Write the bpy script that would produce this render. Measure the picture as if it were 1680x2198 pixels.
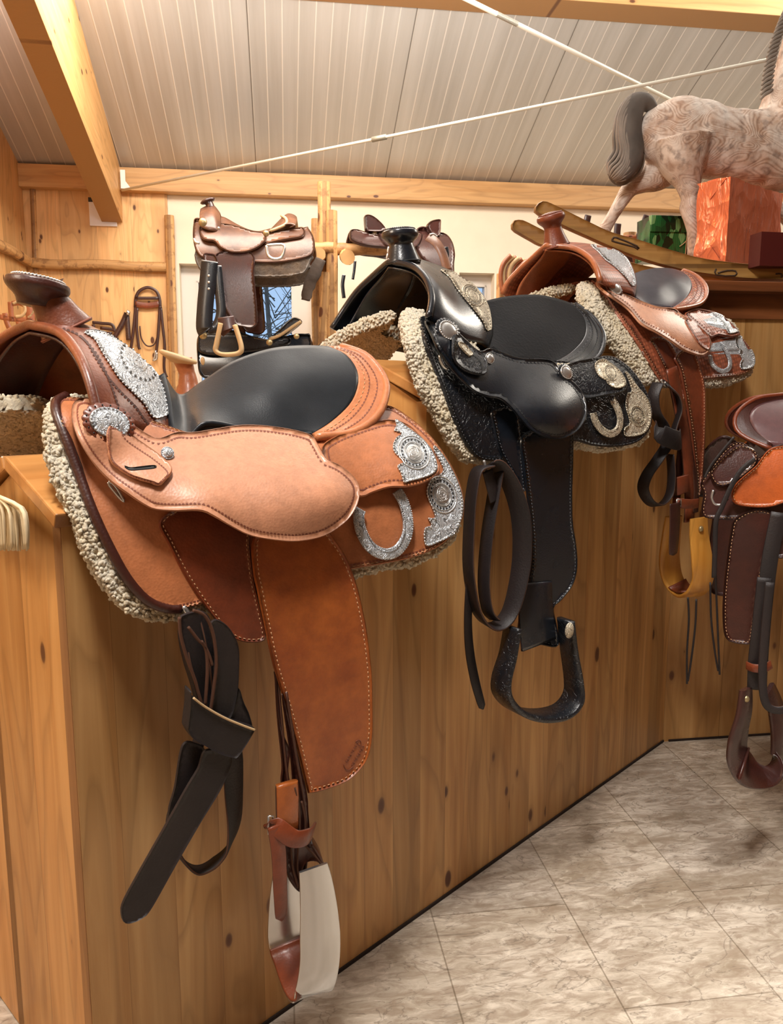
import bpy, math, random
import numpy as np
from mathutils import Vector, Matrix, noise
from mathutils.bvhtree import BVHTree
from mathutils.geometry import delaunay_2d_cdt
random.seed(7)
V = Vector
sc = bpy.context.scene
col = sc.collection
for o in list(bpy.data.objects): bpy.data.objects.remove(o)

# ------------------------------------------------------------------ camera, light, exposure
FOC = 1662.0; CX, CY = 840.0, 1099.0; EYE = 1.15; PITCH = math.radians(8.5)
SP, CP = math.sin(PITCH), math.cos(PITCH)
CAM = V((0, 0, EYE))
cd = bpy.data.cameras.new('camera'); cam = bpy.data.objects.new('camera', cd); col.objects.link(cam)
cam.location = CAM; cam.rotation_euler = (math.pi/2 - PITCH, 0, 0)
cd.sensor_fit = 'VERTICAL'; cd.sensor_height = 24.0; cd.lens = 24.0*FOC/2198.0
cd.clip_start = 0.02; cd.clip_end = 200
sc.camera = cam
vs = sc.view_settings
vs.view_transform = 'Standard'; vs.look = 'None'; vs.exposure = 0.14; vs.gamma = 1.0
try: vs.use_curve_mapping = False
except Exception: pass

w = bpy.data.worlds.new('sky'); sc.world = w; w.use_nodes = True
wb = w.node_tree.nodes['Background']; wb.inputs[0].default_value = (0.42, 0.62, 0.92, 1); wb.inputs[1].default_value = 1.15

def area(name, loc, tgt, sx, sy, power, colr):
    l = bpy.data.lights.new(name, 'AREA'); l.shape = 'RECTANGLE'; l.size = sx; l.size_y = sy
    l.energy = power; l.color = colr
    o = bpy.data.objects.new(name, l); col.objects.link(o); o.location = loc
    o.rotation_euler = (V(tgt)-V(loc)).to_track_quat('-Z', 'Y').to_euler()
    return o
WARM = (1.0, 0.86, 0.70)
area('lamp_aisle', (-0.30, 0.34, 3.15), (-0.05, 1.1, 0.8), 0.30, 0.6, 78, (1.0, 0.94, 0.88))
area('lamp_room_back', (-0.6, 4.1, 3.2), (-0.6, 4.9, 0.3), 2.2, 1.0, 112, (1.0, 0.90, 0.78))
area('lamp_room_left', (-1.7, 0.3, 2.2), (-0.7, 1.2, 0.5), 0.6, 0.9, 26, WARM)
area('lamp_room_right', (3.2, 4.2, 3.4), (2.2, 4.9, 0.4), 1.6, 1.0, 84, (1.0, 0.92, 0.80))
area('fill_floor', (0.85, 0.95, 3.1), (0.85, 1.15, 0.0), 0.4, 0.4, 4.5, (1.0, 0.95, 0.9))  # unseen fill light added to brighten the near floor
bpy.data.lights['fill_floor'].spread = math.radians(40)
area('fill_ceiling', (0.8, 2.6, 2.7), (0.8, 2.9, 5.5), 2.2, 1.0, 140, (1.0, 0.96, 0.91))  # unseen fill aimed upward, added to light the ceiling
area('lamp_left_bay', (-2.05, 3.3, 2.9), (-2.05, 3.5, 5.0), 0.3, 0.8, 40, (1.0, 0.95, 0.9))

# ------------------------------------------------------------------ rays
def ray(px, py):
    xc = (px-CX)/FOC; yc = -(py-CY)/FOC
    return V((xc, yc*SP+CP, yc*CP-SP))
def atY(px, py, Y):
    d = ray(px, py); return CAM + d*(Y/d.y)
def atZ(px, py, z):
    d = ray(px, py); return CAM + d*((z-EYE)/d.z)
def onplane(px, py, p0, n):
    d = ray(px, py); return CAM + d*((p0-CAM).dot(n)/d.dot(n))

# ------------------------------------------------------------------ materials
def nodes(name):
    m = bpy.data.materials.new(name); m.use_nodes = True
    nt = m.node_tree; b = nt.nodes['Principled BSDF']
    return m, nt, b
def N(nt, typ, **kw):
    n = nt.nodes.new(typ)
    for k, v in kw.items():
        if k.startswith('i_'):
            key = k[2:]
            key = int(key) if key.isdigit() else key
            n.inputs[key].default_value = v
        else: setattr(n, k, v)
    return n
def L(nt, a, b): nt.links.new(a, b)
def math_(nt, op, a, b=None, c=None):
    n = nt.nodes.new('ShaderNodeMath'); n.operation = op
    for i, x in enumerate((a, b, c)):
        if x is None: continue
        if hasattr(x, 'links'): nt.links.new(x, n.inputs[i])
        else: n.inputs[i].default_value = x
    return n.outputs[0]
def mixc(nt, fac, a, b, blend='MIX'):
    n = nt.nodes.new('ShaderNodeMix'); n.data_type = 'RGBA'; n.blend_type = blend
    for i, x in ((0, fac), (6, a), (7, b)):
        if hasattr(x, 'links'): nt.links.new(x, n.inputs[i])
        else: n.inputs[i].default_value = x if i == 0 else tuple(x)+((1,) if len(x) == 3 else ())
    return n.outputs[2]
def ramp(nt, fac, pts):
    n = nt.nodes.new('ShaderNodeValToRGB'); e = n.color_ramp.elements
    while len(e) < len(pts): e.new(0.5)
    for k, (p, c) in enumerate(pts):
        e[k].position = p; e[k].color = (c, c, c, 1) if not hasattr(c, '__len__') else tuple(c)+(1,)
    nt.links.new(fac, n.inputs[0]); return n.outputs[0]
def bump(nt, b, h, strength=0.3, dist=0.002):
    n = nt.nodes.new('ShaderNodeBump'); n.inputs['Strength'].default_value = strength
    n.inputs['Distance'].default_value = dist; nt.links.new(h, n.inputs['Height'])
    nt.links.new(n.outputs[0], b.inputs['Normal'])
def s2l(c): return tuple(((x/255)/12.92 if x/255 <= .04045 else ((x/255+.055)/1.055)**2.4) for x in c)

def leather(name, rgb, rough=0.42, var=0.25, coat=0.0, grain=260, bs=0.18, dark=None, pattern=None):
    m, nt, b = nodes(name)
    tc = N(nt, 'ShaderNodeTexCoord').outputs['Object']
    n1 = N(nt, 'ShaderNodeTexNoise', i_Scale=7.0, i_Detail=5.0, i_Roughness=0.6); L(nt, tc, n1.inputs['Vector'])
    n2 = N(nt, 'ShaderNodeTexNoise', i_Scale=60.0, i_Detail=4.0, i_Roughness=0.7); L(nt, tc, n2.inputs['Vector'])
    base = s2l(rgb); dk = s2l(dark) if dark else tuple(x*(1-var*1.6) for x in base)
    f = ramp(nt, n1.outputs[0], [(0.35, 0.0), (0.68, 1.0)])
    c = mixc(nt, f, dk, base)
    f2 = ramp(nt, n2.outputs[0], [(0.30, 0.80), (0.6, 1.0)])
    c = mixc(nt, 1.0, c, f2, 'MULTIPLY')
    L(nt, c, b.inputs['Base Color'])
    v = N(nt, 'ShaderNodeTexVoronoi', i_Scale=float(grain)); L(nt, tc, v.inputs['Vector'])
    h = v.outputs['Distance']
    rr = ramp(nt, n1.outputs[0], [(0.3, rough+0.10), (0.7, rough-0.06)])
    L(nt, rr, b.inputs['Roughness'])
    st = bs
    if pattern == 'basket':
        br = N(nt, 'ShaderNodeTexChecker', i_Scale=95.0); mp = N(nt, 'ShaderNodeMapping'); mp.inputs['Rotation'].default_value = (0.4, 0.5, 0.8)
        L(nt, tc, mp.inputs['Vector']); L(nt, mp.outputs[0], br.inputs['Vector'])
        w1 = N(nt, 'ShaderNodeTexVoronoi', i_Scale=95.0); L(nt, mp.outputs[0], w1.inputs['Vector']); w1.inputs['Randomness'].default_value = 0.12
        h = w1.outputs['Distance']; st = 0.9
        c2 = mixc(nt, ramp(nt, h, [(0.25, 0.0), (0.6, 1.0)]), c, tuple(x*0.45 for x in base)); L(nt, c2, b.inputs['Base Color'])
    if pattern == 'tool':
        w1 = N(nt, 'ShaderNodeTexNoise', i_Scale=34.0, i_Detail=2.0, i_Distortion=2.6); L(nt, tc, w1.inputs['Vector'])
        h = ramp(nt, w1.outputs[0], [(0.42, 0.0), (0.47, 1.0), (0.55, 1.0), (0.60, 0.0)]); st = 0.8
    bump(nt, b, h, st, 0.0015)
    b.inputs['Coat Weight'].default_value = coat; b.inputs['Coat Roughness'].default_value = 0.22
    b.inputs['Specular IOR Level'].default_value = 0.5
    return m
def plain(name, rgb, rough=0.5, metal=0.0, bscale=0, bs=0.2, var=0.0):
    m, nt, b = nodes(name)
    base = s2l(rgb)
    tc = N(nt, 'ShaderNodeTexCoord').outputs['Object']
    n1 = N(nt, 'ShaderNodeTexNoise', i_Scale=9.0, i_Detail=4.0); L(nt, tc, n1.inputs['Vector'])
    c = mixc(nt, ramp(nt, n1.outputs[0], [(0.35, 0.0), (0.65, 1.0)]), tuple(x*(1-var) for x in base), base)
    L(nt, c, b.inputs['Base Color'])
    b.inputs['Roughness'].default_value = rough; b.inputs['Metallic'].default_value = metal
    if bscale:
        n2 = N(nt, 'ShaderNodeTexNoise', i_Scale=float(bscale), i_Detail=3.0); L(nt, tc, n2.inputs['Vector'])
        bump(nt, b, n2.outputs[0], bs, 0.003)
    return m
def silver(name, tint=(214, 220, 226)):
    m, nt, b = nodes(name)
    tc = N(nt, 'ShaderNodeTexCoord').outputs['Object']
    n1 = N(nt, 'ShaderNodeTexNoise', i_Scale=42.0, i_Detail=1.5, i_Distortion=3.2); L(nt, tc, n1.inputs['Vector'])
    wv = N(nt, 'ShaderNodeTexWave', i_Scale=38.0, i_Distortion=16.0, i_Detail=1.0); wv.inputs['Detail Scale'].default_value = 1.4
    L(nt, tc, wv.inputs['Vector'])
    h = ramp(nt, wv.outputs['Fac'], [(0.0, 0.0), (0.12, 1.0), (0.8, 1.0), (1.0, 0.5)])
    h2 = ramp(nt, n1.outputs[0], [(0.44, 1.0), (0.485, 0.2), (0.52, 1.0)])
    hh = math_(nt, 'MULTIPLY', h, h2)
    c = mixc(nt, hh, tuple(x*0.28 for x in s2l(tint)), s2l(tint))
    L(nt, c, b.inputs['Base Color']); b.inputs['Metallic'].default_value = 0.45
    b.inputs['Roughness'].default_value = 0.34
    bump(nt, b, hh, 0.7, 0.0016)
    return m
def pine(name, light, mid, plank=0.14, axis='Z', across='X', knots=1.0, rough=0.5, log=False):
    """procedural pine: grain runs along local `axis`, boards are laid side by side along local `across`"""
    m, nt, b = nodes(name)
    tc = N(nt, 'ShaderNodeTexCoord').outputs['Object']
    sp = N(nt, 'ShaderNodeSeparateXYZ'); L(nt, tc, sp.inputs[0])
    g = sp.outputs[axis]; a = sp.outputs[across]
    t = sp.outputs[[q for q in 'XYZ' if q not in (axis, across)][0]]
    idx = math_(nt, 'FLOOR', math_(nt, 'DIVIDE', a, plank))
    wn = N(nt, 'ShaderNodeTexWhiteNoise', noise_dimensions='1D'); L(nt, idx, wn.inputs['W'])
    rnd = wn.outputs['Value']
    off = math_(nt, 'MULTIPLY', rnd, 37.0)
    cb = N(nt, 'ShaderNodeCombineXYZ')
    L(nt, math_(nt, 'MULTIPLY', a, 26.0), cb.inputs[0]); L(nt, math_(nt, 'MULTIPLY', t, 26.0), cb.inputs[1])
    L(nt, math_(nt, 'ADD', math_(nt, 'MULTIPLY', g, 1.3), off), cb.inputs[2])
    n1 = N(nt, 'ShaderNodeTexNoise', i_Scale=1.0, i_Detail=5.0, i_Roughness=0.6, i_Distortion=0.6); L(nt, cb.outputs[0], n1.inputs['Vector'])
    cb2 = N(nt, 'ShaderNodeCombineXYZ')
    L(nt, math_(nt, 'MULTIPLY', a, 5.0), cb2.inputs[0]); L(nt, math_(nt, 'MULTIPLY', t, 5.0), cb2.inputs[1])
    L(nt, math_(nt, 'ADD', math_(nt, 'MULTIPLY', g, 0.8), off), cb2.inputs[2])
    n2 = N(nt, 'ShaderNodeTexNoise', i_Scale=1.0, i_Detail=2.0, i_Distortion=0.4); L(nt, cb2.outputs[0], n2.inputs['Vector'])
    rings = math_(nt, 'FRACT', math_(nt, 'MULTIPLY', n2.outputs[0], 11.0))
    ringc = ramp(nt, rings, [(0.0, 1.0), (0.10, 0.25), (0.7, 0.0), (1.0, 0.9)])
    c = mixc(nt, ramp(nt, n1.outputs[0], [(0.35, 0.0), (0.7, 1.0)]), s2l(mid), s2l(light))
    dkr = tuple(x*0.62 for x in s2l(mid))
    c = mixc(nt, math_(nt, 'MULTIPLY', ringc, 0.5), c, dkr)
    c = mixc(nt, 1.0, c, ramp(nt, rnd, [(0.0, 0.76), (1.0, 1.08)]), 'MULTIPLY')
    # board joints
    fr = math_(nt, 'FRACT', math_(nt, 'DIVIDE', a, plank))
    jt = math_(nt, 'LESS_THAN', math_(nt, 'ABSOLUTE', math_(nt, 'SUBTRACT', fr, 0.5)), 0.4955)
    c = mixc(nt, jt, tuple(x*0.55 for x in s2l(mid)), c)
    # knots
    cb3 = N(nt, 'ShaderNodeCombineXYZ')
    L(nt, math_(nt, 'ADD', math_(nt, 'MULTIPLY', a, 11.5), math_(nt, 'MULTIPLY', rnd, 3.0)), cb3.inputs[0])
    L(nt, math_(nt, 'ADD', math_(nt, 'MULTIPLY', g, 6.0), off), cb3.inputs[2])
    vo = N(nt, 'ShaderNodeTexVoronoi', i_Scale=1.0); L(nt, cb3.outputs[0], vo.inputs['Vector'])
    sepc = N(nt, 'ShaderNodeSeparateColor'); L(nt, vo.outputs['Color'], sepc.inputs[0])
    size = math_(nt, 'MULTIPLY', math_(nt, 'SUBTRACT', sepc.outputs[0], 0.20), 0.20*knots)
    k = math_(nt, 'SUBTRACT', size, vo.outputs['Distance'])
    kf = ramp(nt, math_(nt, 'MULTIPLY', k, 18.0), [(0.0, 0.0), (0.5, 0.85), (1.0, 1.0)])
    halo = ramp(nt, math_(nt, 'ADD', math_(nt, 'MULTIPLY', k, 7.0), 0.5), [(0.0, 0.0), (0.5, 0.35), (1.0, 0.35)])
    c = mixc(nt, halo, c, tuple(x*0.6 for x in s2l(mid)))
    c = mixc(nt, kf, c, s2l((92, 50, 26)))
    if log:
        n5 = N(nt, 'ShaderNodeTexNoise', i_Scale=14.0, i_Detail=5.0, i_Roughness=0.7); L(nt, tc, n5.inputs['Vector'])
        c = mixc(nt, ramp(nt, n5.outputs[0], [(0.53, 0.0), (0.62, 0.6)]), c, s2l((122, 82, 50)))
    L(nt, c, b.inputs['Base Color'])
    b.inputs['Roughness'].default_value = rough
    bump(nt, b, math_(nt, 'ADD', n1.outputs[0], math_(nt, 'MULTIPLY', jt, 0.6)), 0.16, 0.002)
    return m
def fleece_mat(name, rgb, dk):
    m, nt, b = nodes(name)
    tc = N(nt, 'ShaderNodeTexCoord').outputs['Object']
    v = N(nt, 'ShaderNodeTexNoise', i_Scale=90.0, i_Detail=6.0, i_Roughness=0.75, i_Distortion=1.5); L(nt, tc, v.inputs['Vector'])
    v2 = N(nt, 'ShaderNodeTexNoise', i_Scale=18.0, i_Detail=3.0); L(nt, tc, v2.inputs['Vector'])
    c = mixc(nt, ramp(nt, v2.outputs[0], [(0.35, 0.0), (0.65, 1.0)]), s2l(dk), s2l(rgb))
    c = mixc(nt, ramp(nt, v.outputs[0], [(0.3, 0.35), (0.55, 0.0)]), c, tuple(x*0.6 for x in s2l(dk)))
    L(nt, c, b.inputs['Base Color']); b.inputs['Roughness'].default_value = 0.95
    b.inputs['Sheen Weight'].default_value = 0.5
    bump(nt, b, math_(nt, 'ADD', v.outputs[0], v2.outputs[0]), 1.0, 0.006)
    return m

M = {}
M['tan_jockey'] = leather('tan_jockey_leather', (206, 146, 112), 0.40, 0.12, 0.15)
M['tan'] = leather('tan_saddle_leather', (196, 122, 78), 0.40, 0.18, 0.2)
M['tan_fork'] = leather('russet_fork_leather', (150, 84, 50), 0.36, 0.25, 0.3, dark=(96, 46, 28))
M['fender'] = leather('oiled_fender_leather', (186, 104, 46), 0.36, 0.3, 0.3, dark=(140, 68, 28))
M['russet'] = leather('russet_leather', (138, 66, 38), 0.38, 0.3, 0.25)
M['darkbrown'] = leather('dark_brown_leather', (72, 34, 26), 0.38, 0.3, 0.25)
M['stamp'] = plain('stamped_leather', (122, 66, 46), 0.6)
M['stitch'] = plain('cream_stitching', (200, 160, 120), 0.8)
M['strapdark'] = leather('charcoal_strap_leather', (36, 28, 29), 0.55, 0.3, 0.0)
M['strapedge'] = plain('raw_strap_edge', (78, 46, 28), 0.8)
M['seat_black'] = leather('black_seat_leather', (30, 34, 39), 0.40, 0.12, 0.04, grain=420, bs=0.08); M['seat_black'].node_tree.nodes['Principled BSDF'].inputs['Specular IOR Level'].default_value = 0.3
M['black'] = leather('black_leather', (24, 29, 37), 0.24, 0.2, 0.6, grain=300, bs=0.1)
M['black_tool'] = leather('black_tooled_leather', (24, 27, 33), 0.34, 0.2, 0.3, pattern='tool')
M['suede'] = plain('black_suede', (20, 20, 22), 0.95, 0, 160, 0.6, 0.3)
M['stampb'] = plain('black_stamping', (10, 11, 13), 0.5)
M['silver'] = silver('engraved_silver')
M['silver_plain'] = plain('polished_silver', (216, 216, 214), 0.28, 0.85)
M['gold'] = silver('pale_gold_silver', (222, 210, 186))
M['alu'] = plain('brushed_aluminium', (206, 208, 210), 0.22, 0.95, 7, 0.16)
M['fleece'] = fleece_mat('cream_sheepskin', (250, 240, 216), (236, 220, 184))
M['fleece_dk'] = fleece_mat('brown_felt', (96, 76, 54), (66, 50, 36))
M['basket'] = leather('basket_stamped_leather', (188, 106, 74), 0.45, 0.12, 0.15, pattern='basket')
M['cognac'] = leather('cognac_leather', (176, 104, 66), 0.36, 0.15, 0.3)
M['seat_violet'] = leather('dark_violet_brown_seat', (54, 50, 60), 0.42, 0.1, 0.05, grain=420, bs=0.05)
M['seat_wine'] = leather('wine_brown_seat', (98, 66, 68), 0.22, 0.1, 0.6, grain=420, bs=0.05)
M['seat_violet'].node_tree.nodes['Principled BSDF'].inputs['Specular IOR Level'].default_value = 0.3
M['orange'] = leather('orange_tan_leather', (196, 96, 42), 0.30, 0.25, 0.4)
M['old'] = leather('worn_brown_leather', (124, 84, 60), 0.38, 0.35, 0.3, dark=(72, 40, 26))
M['plum'] = leather('plum_brown_leather', (74, 44, 40), 0.26, 0.25, 0.5)
M['rawhide'] = plain('pale_rawhide', (206, 176, 132), 0.6, 0, 60, 0.2, 0.2)
M['brass'] = plain('aged_brass', (176, 158, 118), 0.4, 0.7)
M['wood_stirrup'] = pine('varnished_stirrup_wood', (222, 164, 78), (196, 132, 52), 5.0, 'Z', 'X', 0.0, 0.3)

# ------------------------------------------------------------------ mesh builder
ROOTOFF = {}
class MB:
    def __init__(s): s.v = []; s.f = []; s.m = []
    def add(s, verts, faces, mi=0):
        b = len(s.v); s.v += [V(p) for p in verts]; s.f += [tuple(i+b for i in f) for f in faces]; s.m += [mi]*len(faces)
    def join(s, o, mi=None):
        b = len(s.v); s.v += o.v; s.f += [tuple(i+b for i in f) for f in o.f]; s.m += (o.m if mi is None else [mi]*len(o.f))
        return s
    def xf(s, mat): s.v = [mat @ p for p in s.v]; return s
    def normals(s):
        n = [V((0, 0, 0)) for _ in s.v]
        for f in s.f:
            a, b, c = s.v[f[0]], s.v[f[1]], s.v[f[2]]
            k = (b-a).cross(c-a)
            if len(f) == 4: k += (c-a).cross(s.v[f[3]]-a)
            for i in f: n[i] += k
        return [x.normalized() if x.length > 1e-12 else V((0, 0, 1)) for x in n]
    def fuzz(s, amp, sc_):
        ns = s.normals()
        for i, p in enumerate(s.v):
            t = noise.noise(p*sc_)*0.9 + noise.noise(p*sc_*2.3+V((5, 1, 2)))*0.6
            s.v[i] = p + ns[i]*(amp*t)
        return s
    def mirror(s, fr, fs=1.0):
        o = MB(); o.v = [p - fr.n*(1+fs)*((p-fr.O).dot(fr.n)) for p in s.v]
        o.f = [tuple(reversed(f)) for f in s.f]; o.m = list(s.m); return o
    def bvh(s): return BVHTree.FromPolygons([tuple(p) for p in s.v], s.f)
    def build(s, name, mats, parent=None, smooth=True, angle=None, **tags):
        if not isinstance(mats, (list, tuple)): mats = [mats]
        off = ROOTOFF.get(parent.name, V((0, 0, 0))) if parent else V((0, 0, 0))
        pts = [p-off for p in s.v]; mat = None
        if parent is None and 'origin' in tags:
            og = V(tags.pop('origin')); pts = [p-og for p in s.v]
        else: og = None
        me = bpy.data.meshes.new(name); me.from_pydata([tuple(p) for p in pts], [], s.f)
        for m in mats: me.materials.append(m)
        me.polygons.foreach_set('material_index', s.m)
        me.polygons.foreach_set('use_smooth', [smooth]*len(s.f))
        me.update(); me.validate()
        o = bpy.data.objects.new(name, me); col.objects.link(o)
        if og is not None: o.location = og
        if parent: o.parent = parent; ROOTOFF[o.name] = off
        if smooth and angle:
            try: me.set_sharp_from_angle(angle=math.radians(angle))
            except Exception: pass
        for k, x in tags.items(): o[k] = x
        return o
def thing(name, label, cat, loc, group=None):
    o = bpy.data.objects.new(name, None); col.objects.link(o); o.location = loc; o.empty_display_size = 0.05
    ROOTOFF[o.name] = V(loc); o['label'] = label; o['category'] = cat
    if group: o['group'] = group
    return o

def catmull(pts, n, closed=False):
    P = [V(p) for p in pts]; out = []; m = len(P)
    segs = m if closed else m-1
    for i in range(segs):
        if closed: a, b, c, d = P[(i-1) % m], P[i], P[(i+1) % m], P[(i+2) % m]
        else: a, b, c, d = P[max(i-1, 0)], P[i], P[i+1], P[min(i+2, m-1)]
        for k in range(n):
            t = k/n
            out.append(0.5*((2*b)+(c-a)*t+(2*a-5*b+4*c-d)*t*t+(3*b-a-3*c+d)*t**3))
    if not closed: out.append(P[-1])
    return out
def resample(P, n):
    d = [0.0]
    for a, b in zip(P, P[1:]): d.append(d[-1]+(b-a).length)
    T = d[-1]; out = []; j = 0
    for k in range(n):
        x = T*k/(n-1)
        while j < len(d)-2 and d[j+1] < x: j += 1
        q = (x-d[j])/max(d[j+1]-d[j], 1e-9); out.append(P[j].lerp(P[j+1], min(max(q, 0), 1)))
    return out
def closed_poly(pts, step):
    P = catmull([(x, y, 0) for x, y in pts], 8, True); P.append(P[0].copy())
    T = sum((b-a).length for a, b in zip(P, P[1:])); n = max(12, int(T/step))
    return resample(P, n+1)[:-1]
def sarea(P): return 0.5*sum(P[i].x*P[(i+1) % len(P)].y-P[(i+1) % len(P)].x*P[i].y for i in range(len(P)))
def inset(P, d):
    sg = 1 if sarea(P) > 0 else -1; n = len(P); out = []
    for i in range(n):
        t = (P[(i+1) % n]-P[(i-1) % n]); t = t.normalized() if t.length > 1e-9 else V((1, 0, 0))
        out.append(P[i]+V((-t.y, t.x, 0))*d*sg)
    return out
def inside(P, x, y):
    c = False; n = len(P); j = n-1
    for i in range(n):
        a, b = P[i], P[j]
        if (a.y > y) != (b.y > y) and x < (b.x-a.x)*(y-a.y)/(b.y-a.y)+a.x: c = not c
        j = i
    return c

class Fr:
    """a saddle's own axes: O on its middle plane, a = towards its rear, n = towards its near side"""
    def __init__(s, px, py, Y, deg, ztop, A=0.25, B=0.10):
        s.O = atY(px, py, Y); r = math.radians(deg)
        s.a = V((math.sin(r), math.cos(r), 0)); s.n = V((math.cos(r), -math.sin(r), 0))
        s.ztop = ztop; s.A = A; s.B = B
    def S(s, px, py, q):
        d = ray(px, py); return CAM + d*(((s.O-CAM).dot(s.n)+q)/d.dot(s.n))
    def g(s, z): return s.A*(1-math.exp(-max(s.ztop-z, 0.0)/s.B))
    def surf(s, off=0.0, ctrl=None):
        def f(px, py):
            o = off
            if ctrl:
                W = 0; A = 0
                for (cx, cy, dv, r) in ctrl:
                    o += dv*math.exp(-((px-cx)**2+(py-cy)**2)/(r*r))
            d = ray(px, py); dn = d.dot(s.n); base = (CAM-s.O).dot(s.n)
            # s decreases along the ray
            t0 = (0.45-base)/dn; t1 = (-0.02-base)/dn; N_ = 26; lo = t0; hi = t1
            for k in range(N_+1):
                t = t0+(t1-t0)*k/N_
                p = CAM+d*t; val = base+dn*t - s.g(p.z)-o
                if val < 0: hi = t; break
                lo = t
            for _ in range(14):
                mid = (lo+hi)/2; p = CAM+d*mid
                if base+dn*mid - s.g(p.z)-o < 0: hi = mid
                else: lo = mid
            return CAM+d*hi
        return f
    def plane(s, q): return lambda px, py: s.S(px, py, q)
def vplane(Y, deg=90.0, px0=840):
    """upright plane through depth Y at px0, its run turned deg from the viewing direction"""
    p0 = atY(px0, 850, Y); r = math.radians(deg); n = V((math.cos(r), -math.sin(r), 0))
    return lambda px, py: onplane(px, py, p0, n)
def onbvh(b, off=0.0, fallback=None):
    def f(px, py):
        d = ray(px, py); h = b.ray_cast(CAM, d)
        if h[0] is None:
            if fallback: return fallback(px, py)
            h = b.find_nearest(CAM+d*1.5); return h[0]
        n = h[1]
        if n.dot(d) > 0: n = -n
        return h[0]+n*off
    return f

def patch(poly, surf, th=0.005, step=9.0, edge=2.2, mi=0, back=None):
    """a sheet of real thickness with rounded edges lying on a curved surface"""
    out = closed_poly(poly, step)
    if sarea(out) < 0: out.reverse()
    ins = inset(out, edge); n = len(out)
    xs = [p.x for p in ins]; ys = [p.y for p in ins]
    pts = [(p.x, p.y) for p in ins]
    y = min(ys)+step*0.6; row = 0
    shr = inset(out, edge+step*0.55)
    while y < max(ys):
        x = min(xs)+(step*0.5 if row % 2 else 0)
        while x < max(xs):
            if inside(shr, x, y): pts.append((x, y))
            x += step
        y += step*0.87; row += 1
    r = delaunay_2d_cdt([V((a, b)) for a, b in pts], [(i, (i+1) % n) for i in range(n)], [], 1, 1e-5)
    vo, fo, orig = r[0], r[2], r[3]
    mp = {}
    for k, src in enumerate(orig):
        for q in src: mp[q] = k
    front = MB(); front.v = [surf(p.x, p.y) for p in vo]
    cdir = V((0, 0, 0))
    fs = []
    for f in fo:
        a, b, c = [front.v[i] for i in f[:3]]
        if (b-a).cross(c-a).dot(a-CAM) > 0: f = list(reversed(f))
        fs.append(tuple(f))
    front.f = fs; front.m = [0]*len(fs)
    ns = front.normals(); nv = len(front.v)
    mb = MB(); mb.v = list(front.v); mb.f = list(fs); mb.m = [mi]*len(fs)
    bk = [p-ns[i]*th if back is None else p+back for i, p in enumerate(front.v)]
    mb.v += bk; mb.f += [tuple(i+nv for i in reversed(f)) for f in fs]; mb.m += [mi]*len(fs)
    ringi = [mp.get(i, mp.get((i-1) % n)) for i in range(n)]
    so = [surf(p.x, p.y) for p in out]
    bvec = lambda i, k: (-ns[ringi[i]]*th*k) if back is None else back*k
    b0 = len(mb.v)
    mb.v += [so[i]+bvec(i, 0.28) for i in range(n)]
    mb.v += [so[i]+bvec(i, 0.75) for i in range(n)]
    for i in range(n):
        j = (i+1) % n
        a, b = ringi[i], ringi[j]
        for q in ((a, b, b0+j, b0+i), (b0+i, b0+j, b0+n+j, b0+n+i), (b0+n+i, b0+n+j, b+nv, a+nv)):
            if len(set(q)) > 2:
                q = tuple(dict.fromkeys(q)); mb.f.append(tuple(reversed(q))); mb.m.append(mi)
    return mb

def tube(pts, r, seg=8, sub=4, cap=True, flat=1.0, up=None):
    P = catmull(pts, sub) if sub > 1 else [V(p) for p in pts]
    n = len(P); R = r if hasattr(r, '__len__') else [r]*len(pts)
    rr = [R[min(int(i/n*len(R)), len(R)-1)] if len(R) != len(pts) else None for i in range(n)]
    for i in range(n):
        x = i/(n-1)*(len(R)-1); k = min(int(x), len(R)-2) if len(R) > 1 else 0
        rr[i] = R[k]+(R[k+1]-R[k])*(x-k) if len(R) > 1 else R[0]
    mb = MB(); u = None; v_ = []
    for i in range(n):
        t = (P[min(i+1, n-1)]-P[max(i-1, 0)]).normalized()
        if u is None:
            u = V(up) if up is not None else (V((0, 0, 1)) if abs(t.z) < 0.9 else V((1, 0, 0)))
        u = (u-t*u.dot(t)).normalized(); w_ = t.cross(u)
        for k in range(seg):
            a = 2*math.pi*k/seg
            v_.append(P[i]+u*math.cos(a)*rr[i]+w_*math.sin(a)*rr[i]*flat)
    f = [(i*seg+k, i*seg+(k+1) % seg, (i+1)*seg+(k+1) % seg, (i+1)*seg+k) for i in range(n-1) for k in range(seg)]
    if cap: f += [tuple(reversed(range(seg))), tuple((n-1)*seg+k for k in range(seg))]
    mb.add(v_, f); return mb
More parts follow.
